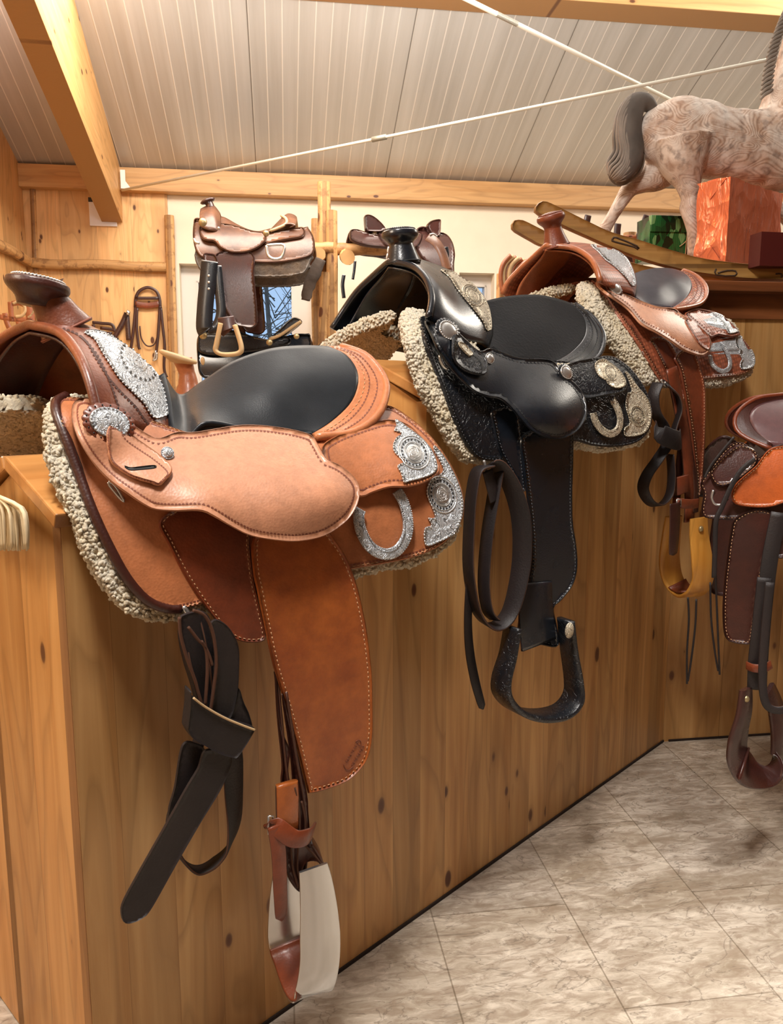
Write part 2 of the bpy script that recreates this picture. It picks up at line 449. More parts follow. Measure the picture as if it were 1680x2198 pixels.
def ribbon(pts, width, th, face, sub=5, round_tip=False, mi=0, mie=None):
    """strap: rectangular section swept along a path; face = direction its flat side looks (one, or one per point)"""
    P = catmull(pts, sub); n = len(P)
    W = width if hasattr(width, '__len__') else [width]*len(pts)
    Fc = [V(x) for x in face] if hasattr(face[0], '__len__') else [V(face)]*len(pts)
    mb = MB(); vs_ = []; u0 = None
    for i in range(n):
        x = i/(n-1)*(len(pts)-1); k = min(int(x), len(pts)-2); q = x-k
        t = (P[min(i+1, n-1)]-P[max(i-1, 0)]).normalized()
        fc = Fc[k].lerp(Fc[k+1], q); fc = (fc-t*fc.dot(t)).normalized()
        wd = t.cross(fc).normalized(); w_ = (W[k]+(W[k+1]-W[k])*q)/2
        if round_tip:
            e = (n-1-i)/max(n-1, 1)*len(pts)
            if e < 0.35: w_ *= math.sqrt(max(1-(1-e/0.35)**2, 0.04))
        h = th/2; e = min(th*0.3, w_*0.4)
        vs_ += [P[i]+wd*a+fc*b for a, b in ((w_-e, h), (w_, h-e), (w_, e-h), (w_-e, -h), (e-w_, -h), (-w_, e-h), (-w_, h-e), (e-w_, h))]
    f = []; ms = []
    for i in range(n-1):
        for k in range(8):
            f.append((i*8+k, i*8+(k+1) % 8, (i+1)*8+(k+1) % 8, (i+1)*8+k)); ms.append(mie if (mie is not None and k in (1, 5, 0, 4)) and k in (1, 5) else mi)
    f += [tuple(reversed(range(8))), tuple((n-1)*8+k for k in range(8))]; ms += [mi, mi]
    mb.v = vs_; mb.f = f; mb.m = ms; return mb
def grid(rows, closed_v=False, th=None, mi=0):
    mb = MB(); R = len(rows); C_ = len(rows[0])
    mb.v = [V(p) for r in rows for p in r]
    f = [(i*C_+j, i*C_+(j+1) % C_, (i+1)*C_+(j+1) % C_, (i+1)*C_+j) for i in range(R-1) for j in range(C_ if closed_v else C_-1)]
    mb.f = f; mb.m = [mi]*len(f)
    if th:
        ns = mb.normals(); nv = len(mb.v)
        mb.v += [p-n*th for p, n in zip(mb.v, ns)]
        mb.f += [tuple(i+nv for i in reversed(q)) for q in f]
        rim = []
        for j in range(C_-1): rim += [(j, j+1)] + [((R-1)*C_+j+1, (R-1)*C_+j)]
        if not closed_v:
            for i in range(R-1): rim += [((i+1)*C_, i*C_)] + [(i*C_+C_-1, (i+1)*C_+C_-1)]
        mb.f += [(a, a+nv, b+nv, b) for a, b in rim]
        mb.m = [mi]*len(mb.f)
    return mb
def loft(fr, rings, n=16, sub=5, th=0.006, outward=True):
    R = []
    for rg in rings:
        P = resample(catmull([fr.S(*p) for p in rg], 6), n)
        far = [p-fr.n*2*((p-fr.O).dot(fr.n)) for p in P[1:]]
        R.append(list(reversed(P))+far)
    cols = [catmull([r[j] for r in R], sub) for j in range(len(R[0]))]
    rows = [[cols[j][i] for j in range(len(cols))] for i in range(len(cols[0]))]
    mb = grid(rows)
    ns = mb.normals(); ctr = sum(mb.v, V((0, 0, 0)))/len(mb.v) - V((0, 0, 0.12))
    if sum((p-ctr).dot(n_) for p, n_ in zip(mb.v, ns)) < 0:
        rows = [list(reversed(r)) for r in rows]
    return grid(rows, th=th)
def lathe(prof, seg=24, sx=1.0, sy=1.0, scallop=0, amp=0.0):
    """profile (r, z) turned round local z"""
    rows = []
    for r, z in prof:
        rows.append([V((r*sx*(1+amp*abs(math.cos(scallop*a/2)) if scallop else r*sx/r if r else 0)*math.cos(a) if r else 0,
                        r*sy*(1+amp*abs(math.cos(scallop*a/2)) if scallop else r*sy/r if r else 0)*math.sin(a) if r else 0, z))
                     for a in [2*math.pi*k/seg for k in range(seg)]])
    return rows
def turned(prof, M4, seg=24, sx=1.0, sy=1.0, scallop=0, amp=0.0, mi=0):
    rows = []
    for r, z in prof:
        row = []
        for k in range(seg):
            a = 2*math.pi*k/seg; q = r*(1+(amp*abs(math.cos(scallop*a/2)) if scallop else 0))
            row.append(M4 @ V((q*sx*math.cos(a), q*sy*math.sin(a), z)))
        rows.append(row)
    mb = grid(rows, True, mi=mi)
    k = len(rows)-1
    mb.f.append(tuple(k*seg+j for j in range(seg))); mb.m.append(mi)
    mb.f.append(tuple(reversed(range(seg)))); mb.m.append(mi)
    return mb
def basis(loc, z, x=None):
    z = V(z).normalized(); x = V(x) if x is not None else V((1, 0, 0.01))
    x = (x-z*x.dot(z)).normalized(); y = z.cross(x)
    m = Matrix((x, y, z)).transposed().to_4x4(); m.translation = loc; return m
def box(x0, x1, y0, y1, z0, z1, bev=0.0):
    mb = MB()
    if bev <= 0:
        v_ = [(x, y, z) for x in (x0, x1) for y in (y0, y1) for z in (z0, z1)]
        mb.add(v_, [(0, 1, 3, 2), (4, 6, 7, 5), (0, 4, 5, 1), (2, 3, 7, 6), (0, 2, 6, 4), (1, 5, 7, 3)]); return mb
    b = bev; v_ = []; 
    import bmesh
    bm = bmesh.new(); bmesh.ops.create_cube(bm, size=1)
    for q in bm.verts: q.co = V((x0 if q.co.x < 0 else x1, y0 if q.co.y < 0 else y1, z0 if q.co.z < 0 else z1))
    bmesh.ops.bevel(bm, geom=bm.edges[:], offset=b, segments=2, profile=0.6, affect='EDGES')
    bm.verts.ensure_lookup_table()
    mb.add([q.co.copy() for q in bm.verts], [tuple(q.index for q in f.verts) for f in bm.faces]); bm.free()
    return mb
def local_obj(mb, name, mats, M4, parent=None, smooth=False, angle=45, **tags):
    """mesh kept in its own axes, object placed by a matrix (so wood grain follows the piece)"""
    o = mb.build(name, mats, None, smooth=smooth, angle=angle, **tags)
    if parent:
        o.parent = parent; o.matrix_world = Matrix.Translation(-ROOTOFF.get(parent.name, V((0, 0, 0)))) @ M4
        o.matrix_basis = Matrix.Translation(-ROOTOFF.get(parent.name, V((0, 0, 0)))) @ M4
        ROOTOFF[o.name] = V((0, 0, 0))
    else: o.matrix_basis = M4
    return o
def frame4(o, x, z=(0, 0, 1)):
    x = V(x).normalized(); z = V(z); z = (z-x*z.dot(x)).normalized(); y = z.cross(x)
    m = Matrix((x, y, z)).transposed().to_4x4(); m.translation = V(o); return m
def log_along(p0, p1, r, seed=0, seg=14, n=14):
    """a slightly crooked round log in local X"""
    Lg = (V(p1)-V(p0)).length; rows = []
    for i in range(n+1):
        t = i/n; row = []
        cy_ = noise.noise(V((t*3+seed, 1.3, 0)))*r*0.35; cz_ = noise.noise(V((t*3+seed, 7.1, 2)))*r*0.35
        rr = r*(1+0.12*noise.noise(V((t*9+seed*3, 4, 1))))
        for k in range(seg):
            a = 2*math.pi*k/seg; q = rr*(1+0.07*noise.noise(V((t*7+seed, math.cos(a)*1.5, math.sin(a)*1.5))))
            row.append(V((t*Lg, cy_+q*math.cos(a), cz_+q*math.sin(a))))
        rows.append(row)
    mb = grid(rows, True); mb.f += [tuple(reversed(range(seg))), tuple(n*seg+k for k in range(seg))]; mb.m += [1, 1]
    d = V(p1)-V(p0)
    return mb, frame4(p0, d, (0, 0, 1) if abs(d.normalized().z) < 0.9 else (0, 1, 0))

def proj(p):
    q = p-CAM; d = q.y*CP - q.z*SP; u = q.y*SP + q.z*CP
    return CX+FOC*q.x/d, CY-FOC*u/d
def woolly(mb, cover, r=0.0040, dens=40000, seed=1):
    """sheepskin pile: small curls grown over every part of the lining that leather does not cover"""
    rn = random.Random(seed); P = inset(orient(closed_poly(cover, 8)), 8); out = MB()
    ns = mb.normals(); tmpl = []
    for i in range(1, 4):
        for k in range(6):
            a = 2*math.pi*(k+0.5*(i % 2))/6; t = math.pi*i/4; tmpl.append((math.sin(t)*math.cos(a), math.sin(t)*math.sin(a), math.cos(t)))
    tf = [(i*6+k, i*6+(k+1) % 6, (i+1)*6+(k+1) % 6, (i+1)*6+k) for i in range(2) for k in range(6)]+[(5, 4, 3, 2, 1, 0), (12, 13, 14, 15, 16, 17)]
    for f in mb.f:
        a, b, c = mb.v[f[0]], mb.v[f[1]], mb.v[f[-1]]
        cr = (b-a).cross(c-a); ar = cr.length*(0.5 if len(f) == 3 else 1.0)
        if ar < 1e-9: continue
        n = cr.normalized(); m_ = (a+b+c)/3
        if n.dot(CAM-m_) > 0 and inside(P, *proj(m_)): continue
        k_ = ar*dens; k_ = int(k_)+(1 if rn.random() < k_-int(k_) else 0)
        for _ in range(k_):
            u, v_ = rn.random(), rn.random()
            if u+v_ > 1 and len(f) == 3: u, v_ = 1-u, 1-v_
            p = a+(b-a)*u+(c-a)*v_+n*rn.uniform(-0.0022, 0.0008)
            q = Matrix.Rotation(rn.uniform(0, 6.28), 3, V((rn.uniform(-1, 1), rn.uniform(-1, 1), rn.uniform(-1, 1))).normalized())
            sx, sy, sz = r*rn.uniform(.55, 1.1), r*rn.uniform(.55, 1.1), r*rn.uniform(.7, 1.6)
            out.add([p+q @ V((x*sx, y*sy, z*sz)) for x, y, z in tmpl], tf)
    return out
def orient(P):
    return list(reversed(P)) if sarea(P) < 0 else P
# ------------------------------------------------------------------ room
PL = {'wall': pine('pine_partition_boards', (218, 172, 112), (184, 134, 78), 0.085, 'Z', 'X', 1.15, 0.38),
      'end': pine('pine_end_boards', (220, 170, 106), (196, 140, 76), 0.16, 'Z', 'X', 0.9, 0.42),
      'top': pine('pine_ledge_boards', (200, 146, 86), (176, 118, 62), 0.5, 'X', 'Y', 0.9, 0.35),
      'beam': pine('pine_beam_wood', (232, 184, 124), (214, 160, 98), 0.62, 'X', 'Z', 1.1, 0.5),
      'panel': pine('pine_wall_panel', (240, 196, 138), (226, 176, 116), 0.24, 'Z', 'X', 1.15, 0.5),
      'log': pine('peeled_log', (228, 184, 126), (202, 152, 96), 3.0, 'X', 'Y', 1.5, 0.6, log=True),
      'logend': plain('cut_log_end', (222, 176, 118), 0.7, 0, 40, 0.2, 0.15),
      'edge': pine('panel_edge_grain', (176, 134, 84), (140, 98, 58), 0.009, 'Z', 'X', 0.4, 0.7),
      'runner': pine('weathered_ash_runner', (176, 134, 72), (136, 96, 44), 1.5, 'X', 'Z', 0.3, 0.5)}
RA = math.radians(8.0)
CR = V((math.cos(RA), math.sin(RA), 0)); DP = V((-math.sin(RA), math.cos(RA), 0)); UP = V((0, 0, 1))

F0 = atZ(570, 2198, 0); F1 = atZ(1422, 1592, 0)
fd = (F1-F0).normalized(); fn = V((fd.y, -fd.x, 0))          # along the partition, and out of its face
face = lambda px, py, q=0: onplane(px, py, F0+fn*q, fn)
c1 = face(131, 1132); c2 = face(915, 862)
T1 = (c1-F0).dot(fd); T2 = (c2-F0).dot(fd); TE = (F1-F0).dot(fd)
Z1 = c1.z; Z2 = c2.z
T3 = (face(1262, 800)-F0).dot(fd); Z3 = Z2+0.125
SW = 0.325

# floor
m, nt, b = nodes('slate_look_vinyl_tiles')
tc = N(nt, 'ShaderNodeTexCoord').outputs['Object']
n0 = N(nt, 'ShaderNodeTexNoise', i_Scale=2.6, i_Detail=9.0, i_Roughness=0.66, i_Distortion=1.6)
mp = N(nt, 'ShaderNodeMapping'); mp.inputs['Rotation'].default_value = (0, 0, 0.5); mp.inputs['Scale'].default_value = (2.6, 1.0, 1)
L(nt, tc, mp.inputs['Vector']); L(nt, mp.outputs[0], n0.inputs['Vector'])
n1 = N(nt, 'ShaderNodeTexNoise', i_Scale=16.0, i_Detail=6.0, i_Roughness=0.7, i_Distortion=1.0); L(nt, mp.outputs[0], n1.inputs['Vector'])
n2 = N(nt, 'ShaderNodeTexNoise', i_Scale=5.0, i_Detail=4.0, i_Distortion=2.0); L(nt, mp.outputs[0], n2.inputs['Vector'])
c = mixc(nt, ramp(nt, n0.outputs[0], [(0.35, 0.0), (0.62, 1.0)]), s2l((152, 138, 120)), s2l((204, 193, 178)))
c = mixc(nt, ramp(nt, n1.outputs[0], [(0.40, 0.65), (0.56, 0.0)]), c, s2l((140, 122, 104)))
vein = ramp(nt, n2.outputs[0], [(0.485, 0.0), (0.50, 0.55), (0.515, 0.0)])
c = mixc(nt, vein, c, s2l((96, 84, 72)))
c = mixc(nt, ramp(nt, n1.outputs[0], [(0.58, 0.0), (0.70, 0.6)]), c, s2l((226, 214, 198)))
br = N(nt, 'ShaderNodeTexBrick', i_Scale=1.0); L(nt, tc, br.inputs['Vector'])
br.inputs['Mortar Size'].default_value = 0.0018; br.inputs['Mortar Smooth'].default_value = 0.2
br.inputs['Brick Width'].default_value = 0.62; br.inputs['Row Height'].default_value = 0.31; br.offset = 0.5
br.inputs['Color1'].default_value = (0.93, 0.93, 0.93, 1); br.inputs['Color2'].default_value = (1.04, 1.03, 1.0, 1); br.inputs['Mortar'].default_value = (0.58, 0.55, 0.5, 1)
c = mixc(nt, 1.0, c, br.outputs['Color'], 'MULTIPLY')
L(nt, c, b.inputs['Base Color']); L(nt, ramp(nt, n1.outputs[0], [(0.3, 0.42), (0.7, 0.30)]), b.inputs['Roughness'])
bump(nt, b, math_(nt, 'ADD', n1.outputs[0], math_(nt, 'MULTIPLY', br.outputs['Fac'], -0.8)), 0.22, 0.003)
floor_m = m
rot = Matrix.Rotation(RA+math.pi/2, 4, 'Z')
R_ = box(-3.5, 8.5, -6.5, 5.0, -0.05, 0.0)
fo = R_.build('floor', floor_m, None, smooth=False, kind='structure'); fo.matrix_basis = rot
# back wall
YB = 5.9
pB = atY(577, 850, YB); nB = -DP
back = lambda px, py, q=0: onplane(px, py, pB-DP*q, nB)
zt = back(280, 374).z; zb = back(280, 416).z
cornerL = back(56, 500); cornerL.z = 0
slope = 0.402
def ceil_z(p): return zt + (-(p-pB).dot(DP))*slope
def ceil_hit(px, py, drop=0):
    d = ray(px, py); k = d.z + slope*d.dot(DP)
    # z = zt - ((CAM+d t - pB).DP)*slope - drop
    t = (zt-drop-slope*(CAM-pB).dot(DP)-EYE)/k
    return CAM+d*t
MB_ = Matrix((CR, DP, UP)).transposed().to_4x4(); MB_.translation = cornerL
white = plain('white_plaster', (238, 226, 206), 0.8, 0, 30, 0.05, 0.03)
xa = (back(362, 500)-cornerL).dot(CR)
wx0 = (back(387, 640)-cornerL).dot(CR); wx1 = (back(668, 640)-cornerL).dot(CR); wz1 = back(500, 568).z; wz0 = back(500, 960).z
vx0 = (back(985, 640)-cornerL).dot(CR); vx1 = (back(1060, 640)-cornerL).dot(CR); vz1 = back(1030, 586).z; vz0 = 0.15
mb = MB()
for (x0, x1, z0, z1) in ((xa, wx0, 0, 3.4), (wx0, wx1, 0, wz0), (wx0, wx1, wz1, 3.4), (wx1, vx0, 0, 3.4), (vx0, vx1, 0, vz0), (vx0, vx1, vz1, 3.4), (vx1, 8.0, 0, 3.4)):
    mb.join(box(x0, x1, 0.0, 0.25, z0, z1))
local_obj(mb, 'wall_back', white, MB_, kind='structure')
mb = box(0, xa, -0.02, 0.23, 0, 3.3)
local_obj(mb, 'wall_back_panelled', PL['panel'], MB_, kind='structure')
# left wall
MLw = Matrix((DP*-1, CR, UP)).transposed().to_4x4(); MLw.translation = cornerL
mb = box(0, 9.0, -0.15, 0.0, 0, 7.0)
local_obj(mb, 'wall_left', PL['panel'], MLw, kind='structure')
# unseen walls that close the shop off behind the camera and to the right
mb = box(8.0, 8.2, -9.5, 0.3, 0, 7.0); dkw = plain('dark_wood_shop_wall', (150, 120, 92), 0.9)  # even brown, after the dark wood of the shop
mb = box(8.0, 8.2, -9.5, 0.3, 0, 7.0); local_obj(mb, 'wall_far_right', dkw, MB_, kind='structure')
mb = box(-0.2, 8.2, -9.5, -9.3, 0, 7.5); local_obj(mb, 'wall_behind', dkw, MB_, kind='structure')
# ceiling
m, nt, b = nodes('white_corrugated_sheet')
tc = N(nt, 'ShaderNodeTexCoord').outputs['Object']; sp = N(nt, 'ShaderNodeSeparateXYZ'); L(nt, tc, sp.inputs[0])
x = sp.outputs['X']
f1 = math_(nt, 'FRACT', math_(nt, 'DIVIDE', x, 0.093)); d1 = math_(nt, 'ABSOLUTE', math_(nt, 'SUBTRACT', f1, 0.5))
rib = ramp(nt, d1, [(0.0, 1.0), (0.03, 0.8), (0.05, 0.0)])
f2 = math_(nt, 'FRACT', math_(nt, 'DIVIDE', math_(nt, 'ADD', x, 0.515), 0.93)); d2 = math_(nt, 'ABSOLUTE', math_(nt, 'SUBTRACT', f2, 0.5))
seam = ramp(nt, d2, [(0.0, 1.0), (0.006, 0.0)])
nz = N(nt, 'ShaderNodeTexNoise', i_Scale=3.0, i_Detail=6.0, i_Roughness=0.6); mp = N(nt, 'ShaderNodeMapping'); mp.inputs['Scale'].default_value = (3.0, 0.12, 1)
L(nt, tc, mp.inputs['Vector']); L(nt, mp.outputs[0], nz.inputs['Vector'])
c = mixc(nt, ramp(nt, nz.outputs[0], [(0.3, 0.0), (0.7, 1.0)]), s2l((178, 176, 172)), s2l((200, 199, 197)))
c = mixc(nt, math_(nt, 'MULTIPLY', rib, 0.7), c, s2l((240, 237, 232)))
c = mixc(nt, seam, c, s2l((84, 80, 74)))
L(nt, c, b.inputs['Base Color']); b.inputs['Metallic'].default_value = 0.35; b.inputs['Roughness'].default_value = 0.36
b.inputs['Anisotropic'].default_value = 0.6
nz2 = N(nt, 'ShaderNodeTexNoise', i_Scale=4.0, i_Detail=2.0); mp2 = N(nt, 'ShaderNodeMapping'); mp2.inputs['Scale'].default_value = (2.2, 0.10, 1)
L(nt, tc, mp2.inputs['Vector']); L(nt, mp2.outputs[0], nz2.inputs['Vector'])
bump(nt, b, math_(nt, 'ADD', math_(nt, 'MULTIPLY', nz2.outputs[0], 1.0), math_(nt, 'MULTIPLY', rib, 0.35)), 0.5, 0.012)
o0 = V((pB.x, pB.y, zt)); sd = (-DP+UP*slope).normalized()
Mc = Matrix((CR, sd, CR.cross(sd))).transposed().to_4x4(); Mc.translation = o0
xl = (cornerL-o0).dot(CR)-0.15
mb = box(xl, xl+9.0, -0.3, 10.5, -0.08, 0.0)
if CR.cross(sd).z > 0: mb = box(xl, xl+9.0, -0.3, 10.5, 0.0, 0.08)
local_obj(mb, 'ceiling', m, Mc, kind='structure')
# long beam under the ceiling on the back wall
Mx = Matrix((CR, DP, UP)).transposed().to_4x4(); Mx.translation = V((cornerL.x, cornerL.y, 0))
mb = box(0.0, 8.0, -0.10, 0.0, zb, zt+0.02, 0.004)
local_obj(mb, 'trim_1', PL['beam'], Mx, kind='structure')
# sloping rafter, purlin
ra_b0 = back(232, 487, -0.12); ra_b1 = back(267, 486, -0.12)
rw = (ra_b1-ra_b0).length
ra_o = back(266, 486, -0.02)
rd = -(ray(560, 1230).normalized()); ry_ = (CR-rd*CR.dot(rd)).normalized()
Mr = Matrix((rd, ry_, rd.cross(ry_))).transposed().to_4x4(); Mr.translation = ra_o
zz = Mr.to_3x3() @ V((0, 0, 1))
hh = (ceil_z(ra_o)-ra_o.z)*math.cos(math.atan(slope))
sgn = 1 if zz.z > 0 else -1
mb = box(0.06, 5.2, -0.14, 0.0, min(0, sgn*(hh+.55)), max(0, sgn*(hh+.55)), 0.003)
local_obj(mb, 'trim_2', PL['beam'], Mr, kind='structure')
pu = ceil_hit(1240, 40, 0.0)
Mp = Matrix((CR, DP, UP)).transposed().to_4x4(); Mp.translation = V((pu.x, pu.y, 0))
zc = ceil_z(pu)
pq = onplane(1240, 42, pu, DP)
Mp.translation = V((pu.x, pu.y, pq.z))
mb = box(-3.0, 4.5, -0.20, 0.0, 0.0, 0.30, 0.004)
local_obj(mb, 'trim_3', PL['beam'], Mp, kind='structure')

# windows in the back wall
wfm = plain('white_window_frame', (216, 212, 206), 0.4)
def window(nm, x0, x1, z0, z1, fx0, fx1, fz0, fz1):
    f = MB()
    f.join(box(x0, fx0, 0.10, 0.17, z0, z1)); f.join(box(fx1, x1, 0.10, 0.17, z0, z1))
    f.join(box(fx0, fx1, 0.10, 0.17, z0, fz0)); f.join(box(fx0, fx1, 0.10, 0.17, fz1, z1))
    fr_ = local_obj(f, nm, wfm, MB_, kind='structure')
    g = box(fx0, fx1, 0.13, 0.14, fz0, fz1)
    gm, nt, b = nodes('window_glass'); b.inputs['Transmission Weight'].default_value = 1.0; b.inputs['Roughness'].default_value = 0.02
    b.inputs['IOR'].default_value = 1.08
    o = g.build('window_pane', gm, None, smooth=False); o.parent = fr_; ROOTOFF[o.name] = V((0, 0, 0))
    s_ = MB(); s_.join(box(fx0-0.012, fx0, 0.092, 0.10, fz0, fz1+0.012)); s_.join(box(fx1, fx1+0.012, 0.092, 0.10, fz0, fz1+0.012)); s_.join(box(fx0-0.012, fx1+0.012, 0.092, 0.10, fz1, fz1+0.012))
    s_.join(box(fx1-0.15, fx1-0.135, 0.10, 0.12, fz0, fz0+0.001))
    o = s_.build('glazing_bead', wfm, None, smooth=False); o.parent = fr_
    return fr_
bx = lambda px, py: (back(px, py)-cornerL).dot(CR)
window('window_1', wx0, wx1, wz0, wz1, bx(424, 650), bx(626, 650), back(500, 1000).z+0.1 if False else wz0+0.12, back(500, 604).z)
window('window_2', vx0, vx1, vz0, vz1, bx(998, 650), bx(1046, 650), 0.3, back(1030, 612).z)
# trees outside
bark = plain('winter_bark', (140, 134, 128), 0.9, 0, 30, 0.4, 0.4); ivy = plain('ivy_green', (70, 104, 84), 0.8, 0, 60, 0.5, 0.4)
rnd = random.Random(3)
gr = box(-2, 6, 0.6, 9, -0.3, -0.05); local_obj(gr, 'ground_outside', plain('garden_soil', (80, 84, 60), 0.95, 0, 8, 0.4, 0.3), MB_, kind='structure')
for ti in range(7):
    x = bx(430, 650)+0.15+ti*0.22+rnd.uniform(-.08, .08); y = 1.0+ti*0.75
    t = MB(); t.join(tube([(x, y, -0.1), (x+rnd.uniform(-.05, .05), y, 1.2), (x+rnd.uniform(-.1, .1), y, 2.4), (x+rnd.uniform(-.15, .15), y, 3.6)], [0.04, 0.03, 0.022, 0.01], 7))
    for q in range(40):
        z = rnd.uniform(0.9, 3.1); dx = rnd.choice((-1, 1))*rnd.uniform(.25, .7)
        uz = rnd.uniform(-.1, .7); t.join(tube([(x, y, z), (x+dx*.5, y+rnd.uniform(-.2, .2), z+uz*.6+rnd.uniform(-.05, .05)), (x+dx*rnd.uniform(.5, 1), y+rnd.uniform(-.3, .3), z+uz)], [0.007, 0.004, 0.002], 5))
    root = thing('bare_tree', ['bare winter tree behind the glass, trunk clear of ivy', 'bare tree behind the glass with a green ivy covered trunk'][ti == 3], 'tree', MB_ @ V((x, y, -0.1)), 'bare trees outside the window' if ti != 3 else None)
    o = t.xf(MB_).build('trunk_and_branches', bark, root)
    if ti == 3:
        lv = MB()
        for q in range(240):
            z = rnd.uniform(0.3, 2.9); a = rnd.uniform(0, 6.28); r = rnd.uniform(.04, .13); c_ = V((x+r*math.cos(a), y+r*math.sin(a), z)); u = V((rnd.uniform(-1, 1), rnd.uniform(-1, 1), rnd.uniform(-1, 1))).normalized()*.035; w_ = u.cross(V((0, 0, 1))).normalized()*.025
            lv.add([c_-u, c_+w_, c_+u, c_-w_], [(0, 1, 2, 3)])
        lv.xf(MB_).build('ivy_leaves', ivy, root, smooth=False, kind='stuff')

# ---- partition with its three saddle stands
MF = Matrix((fd, -fn, UP)).transposed().to_4x4(); MF.translation = V((F0.x, F0.y, 0))   # local x along, y back from the face
GH = (onplane(30, 1002, c1, fd).z - Z1)            # rise of the gable
RISE = 0.07
mb = box(T1, TE, 0.0, 0.027, 0.004, Z1)
mb.join(box(T2, T3, 0.0, 0.027, Z1, Z2)); mb.join(box(T3, TE, 0.0, 0.027, Z1, Z3))
local_obj(mb, 'wall_partition', PL['wall'], MF, kind='structure')
mb = box(T1-0.001, T1+0.004, 0.001, 0.0265, 0.004, Z1-0.001)
local_obj(mb, 'trim_4', PL['edge'], MF, kind='structure')
mb = box(T1, TE+0.3, SW-0.027, SW, 0.004, Z1)
mb.join(box(T2, T3, SW-0.027, SW, Z1, Z2)); mb.join(box(T3, TE+0.3, SW-0.027, SW, Z1, Z3))
local_obj(mb, 'wall_partition_rear', PL['wall'], MF, kind='structure')
# end panel, running on to the left beyond the frame
ME = Matrix((-fn, -fd, UP)).transposed().to_4x4(); ME.translation = V((F0.x, F0.y, 0))+fd*(T1)
def gable_end(y0, y1, z0, ze, zr, t):
    yc = (y0+y1)/2; mb_ = MB()
    p = [(y0, z0), (y1, z0), (y1, ze), (yc, zr), (y0, ze)]
    mb_.add([(t, y, z) for y, z in p]+[(t+0.02, y, z) for y, z in p], [(4, 3, 2, 1, 0), (5, 6, 7, 8, 9)]+[(i, (i+1) % 5, (i+1) % 5+5, i+5) for i in range(5)])
    return mb_
e = MB(); p = [(0.027, 0.004), (0.29, 0.004), (0.29, Z1+0.005), (SW/2, Z1+RISE-0.005), (0.027, Z1)]
e.add([(y, 0.0, z) for y, z in p]+[(y, -0.02, z) for y, z in p], [(0, 1, 2, 3, 4), (9, 8, 7, 6, 5)]+[(i, i+5, (i+1) % 5+5, (i+1) % 5) for i in range(5)])
e.join(box(0.29, 1.6, -0.02, 0.0, 0.004, Z1-0.07)); 
local_obj(e, 'wall_partition_end', PL['end'], ME, kind='structure')
for (ta, ze) in ((T2, Z2), (T3, Z3)):
    local_obj(gable_end(0.027, SW-0.027, Z1, ze, ze+RISE, ta), 'wall_stand_end', PL['end'], MF, kind='structure')
local_obj(box(0.28, 1.65, -0.17, 0.02, Z1-0.07, Z1-0.045, 0.004), 'trim_6', PL['top'], ME, kind='structure')
# sloping ledge boards
def boards(t0, t1, ze, nm, over=0.0):
    for side in (0, 1):
        y0 = -0.006; yc = SW/2
        ang = math.atan2(RISE, yc-y0); ln = math.hypot(RISE, yc-y0)
        o = F0+fd*t0; 
        if side == 0: org = o-fn*y0+V((0, 0, ze)); yy = (-fn*math.cos(ang)+UP*math.sin(ang))
        else: org = o-fn*(SW-y0)+V((0, 0, ze)); yy = (fn*math.cos(ang)+UP*math.sin(ang))
        M_ = Matrix((fd, yy, fd.cross(yy))).transposed().to_4x4(); M_.translation = org
        s_ = 1 if fd.cross(yy).z > 0 else -1
        mb_ = box(-over, t1-t0, 0, ln, min(0, s_*0.022), max(0, s_*0.022), 0.003)
        local_obj(mb_, nm, PL['top'], M_, kind='structure')
boards(T1, T2, Z1, 'trim_7', 0.012); boards(T2, T3, Z2, 'trim_8', 0.012); boards(T3, TE, Z3, 'trim_9', 0.012)
m5 = plain('dark_floor_joint', (40, 26, 18), 0.9)
local_obj(box(T1, TE, -0.004, 0.0, 0.0, 0.007), 'baseboard_partition', m5, MF, kind='structure')
# ---- tall boarded wall on the right carrying the shelf
W0 = F1.copy()
MW = Matrix((CR, DP, UP)).transposed().to_4x4(); MW.translation = V((W0.x, W0.y, 0))
wr = lambda px, py, q=0: onplane(px, py, W0-DP*q, -DP)
ZS = wr(1500, 603, 0.05).z
xl_ = (wr(1192, 700)-W0).dot(CR)
PL['rw'] = pine('pine_shelf_wall_boards', (208, 164, 106), (176, 128, 72), 0.20, 'Z', 'X', 1.1, 0.4)
mb = box(xl_, 3.0, 0.0, 0.03, 0.0, ZS-0.03); mb.join(box(xl_, xl_+0.03, 0.03, 0.5, 0.0, ZS-0.03))
local_obj(mb, 'wall_right', PL['rw'], MW, kind='structure')
local_obj(box(0.02, 3.0, -0.004, 0.0, 0.0, 0.007), 'baseboard_right', m5, MW, kind='structure')
PL['shelf'] = pine('dark_stained_shelf', (150, 92, 52), (112, 64, 34), 1.0, 'X', 'Z', 0.5, 0.4)
st_ = thing('display_shelf', 'dark stained wooden shelf board on top of the boarded wall under the rocking horse', 'shelf', MW @ V((1.0, 0.2, ZS-0.03)))
local_obj(box(xl_-0.01, 3.0, -0.07, 0.95, ZS-0.03, ZS, 0.004), 'shelf_board', PL['shelf'], MW, st_)
local_obj(box(xl_+0.02, 3.0, -0.012, 0.0, ZS-0.105, ZS-0.03), 'shelf_shadow_strip', PL['shelf'], MW, st_)  # dark strip added for the shadow under the shelf overhang
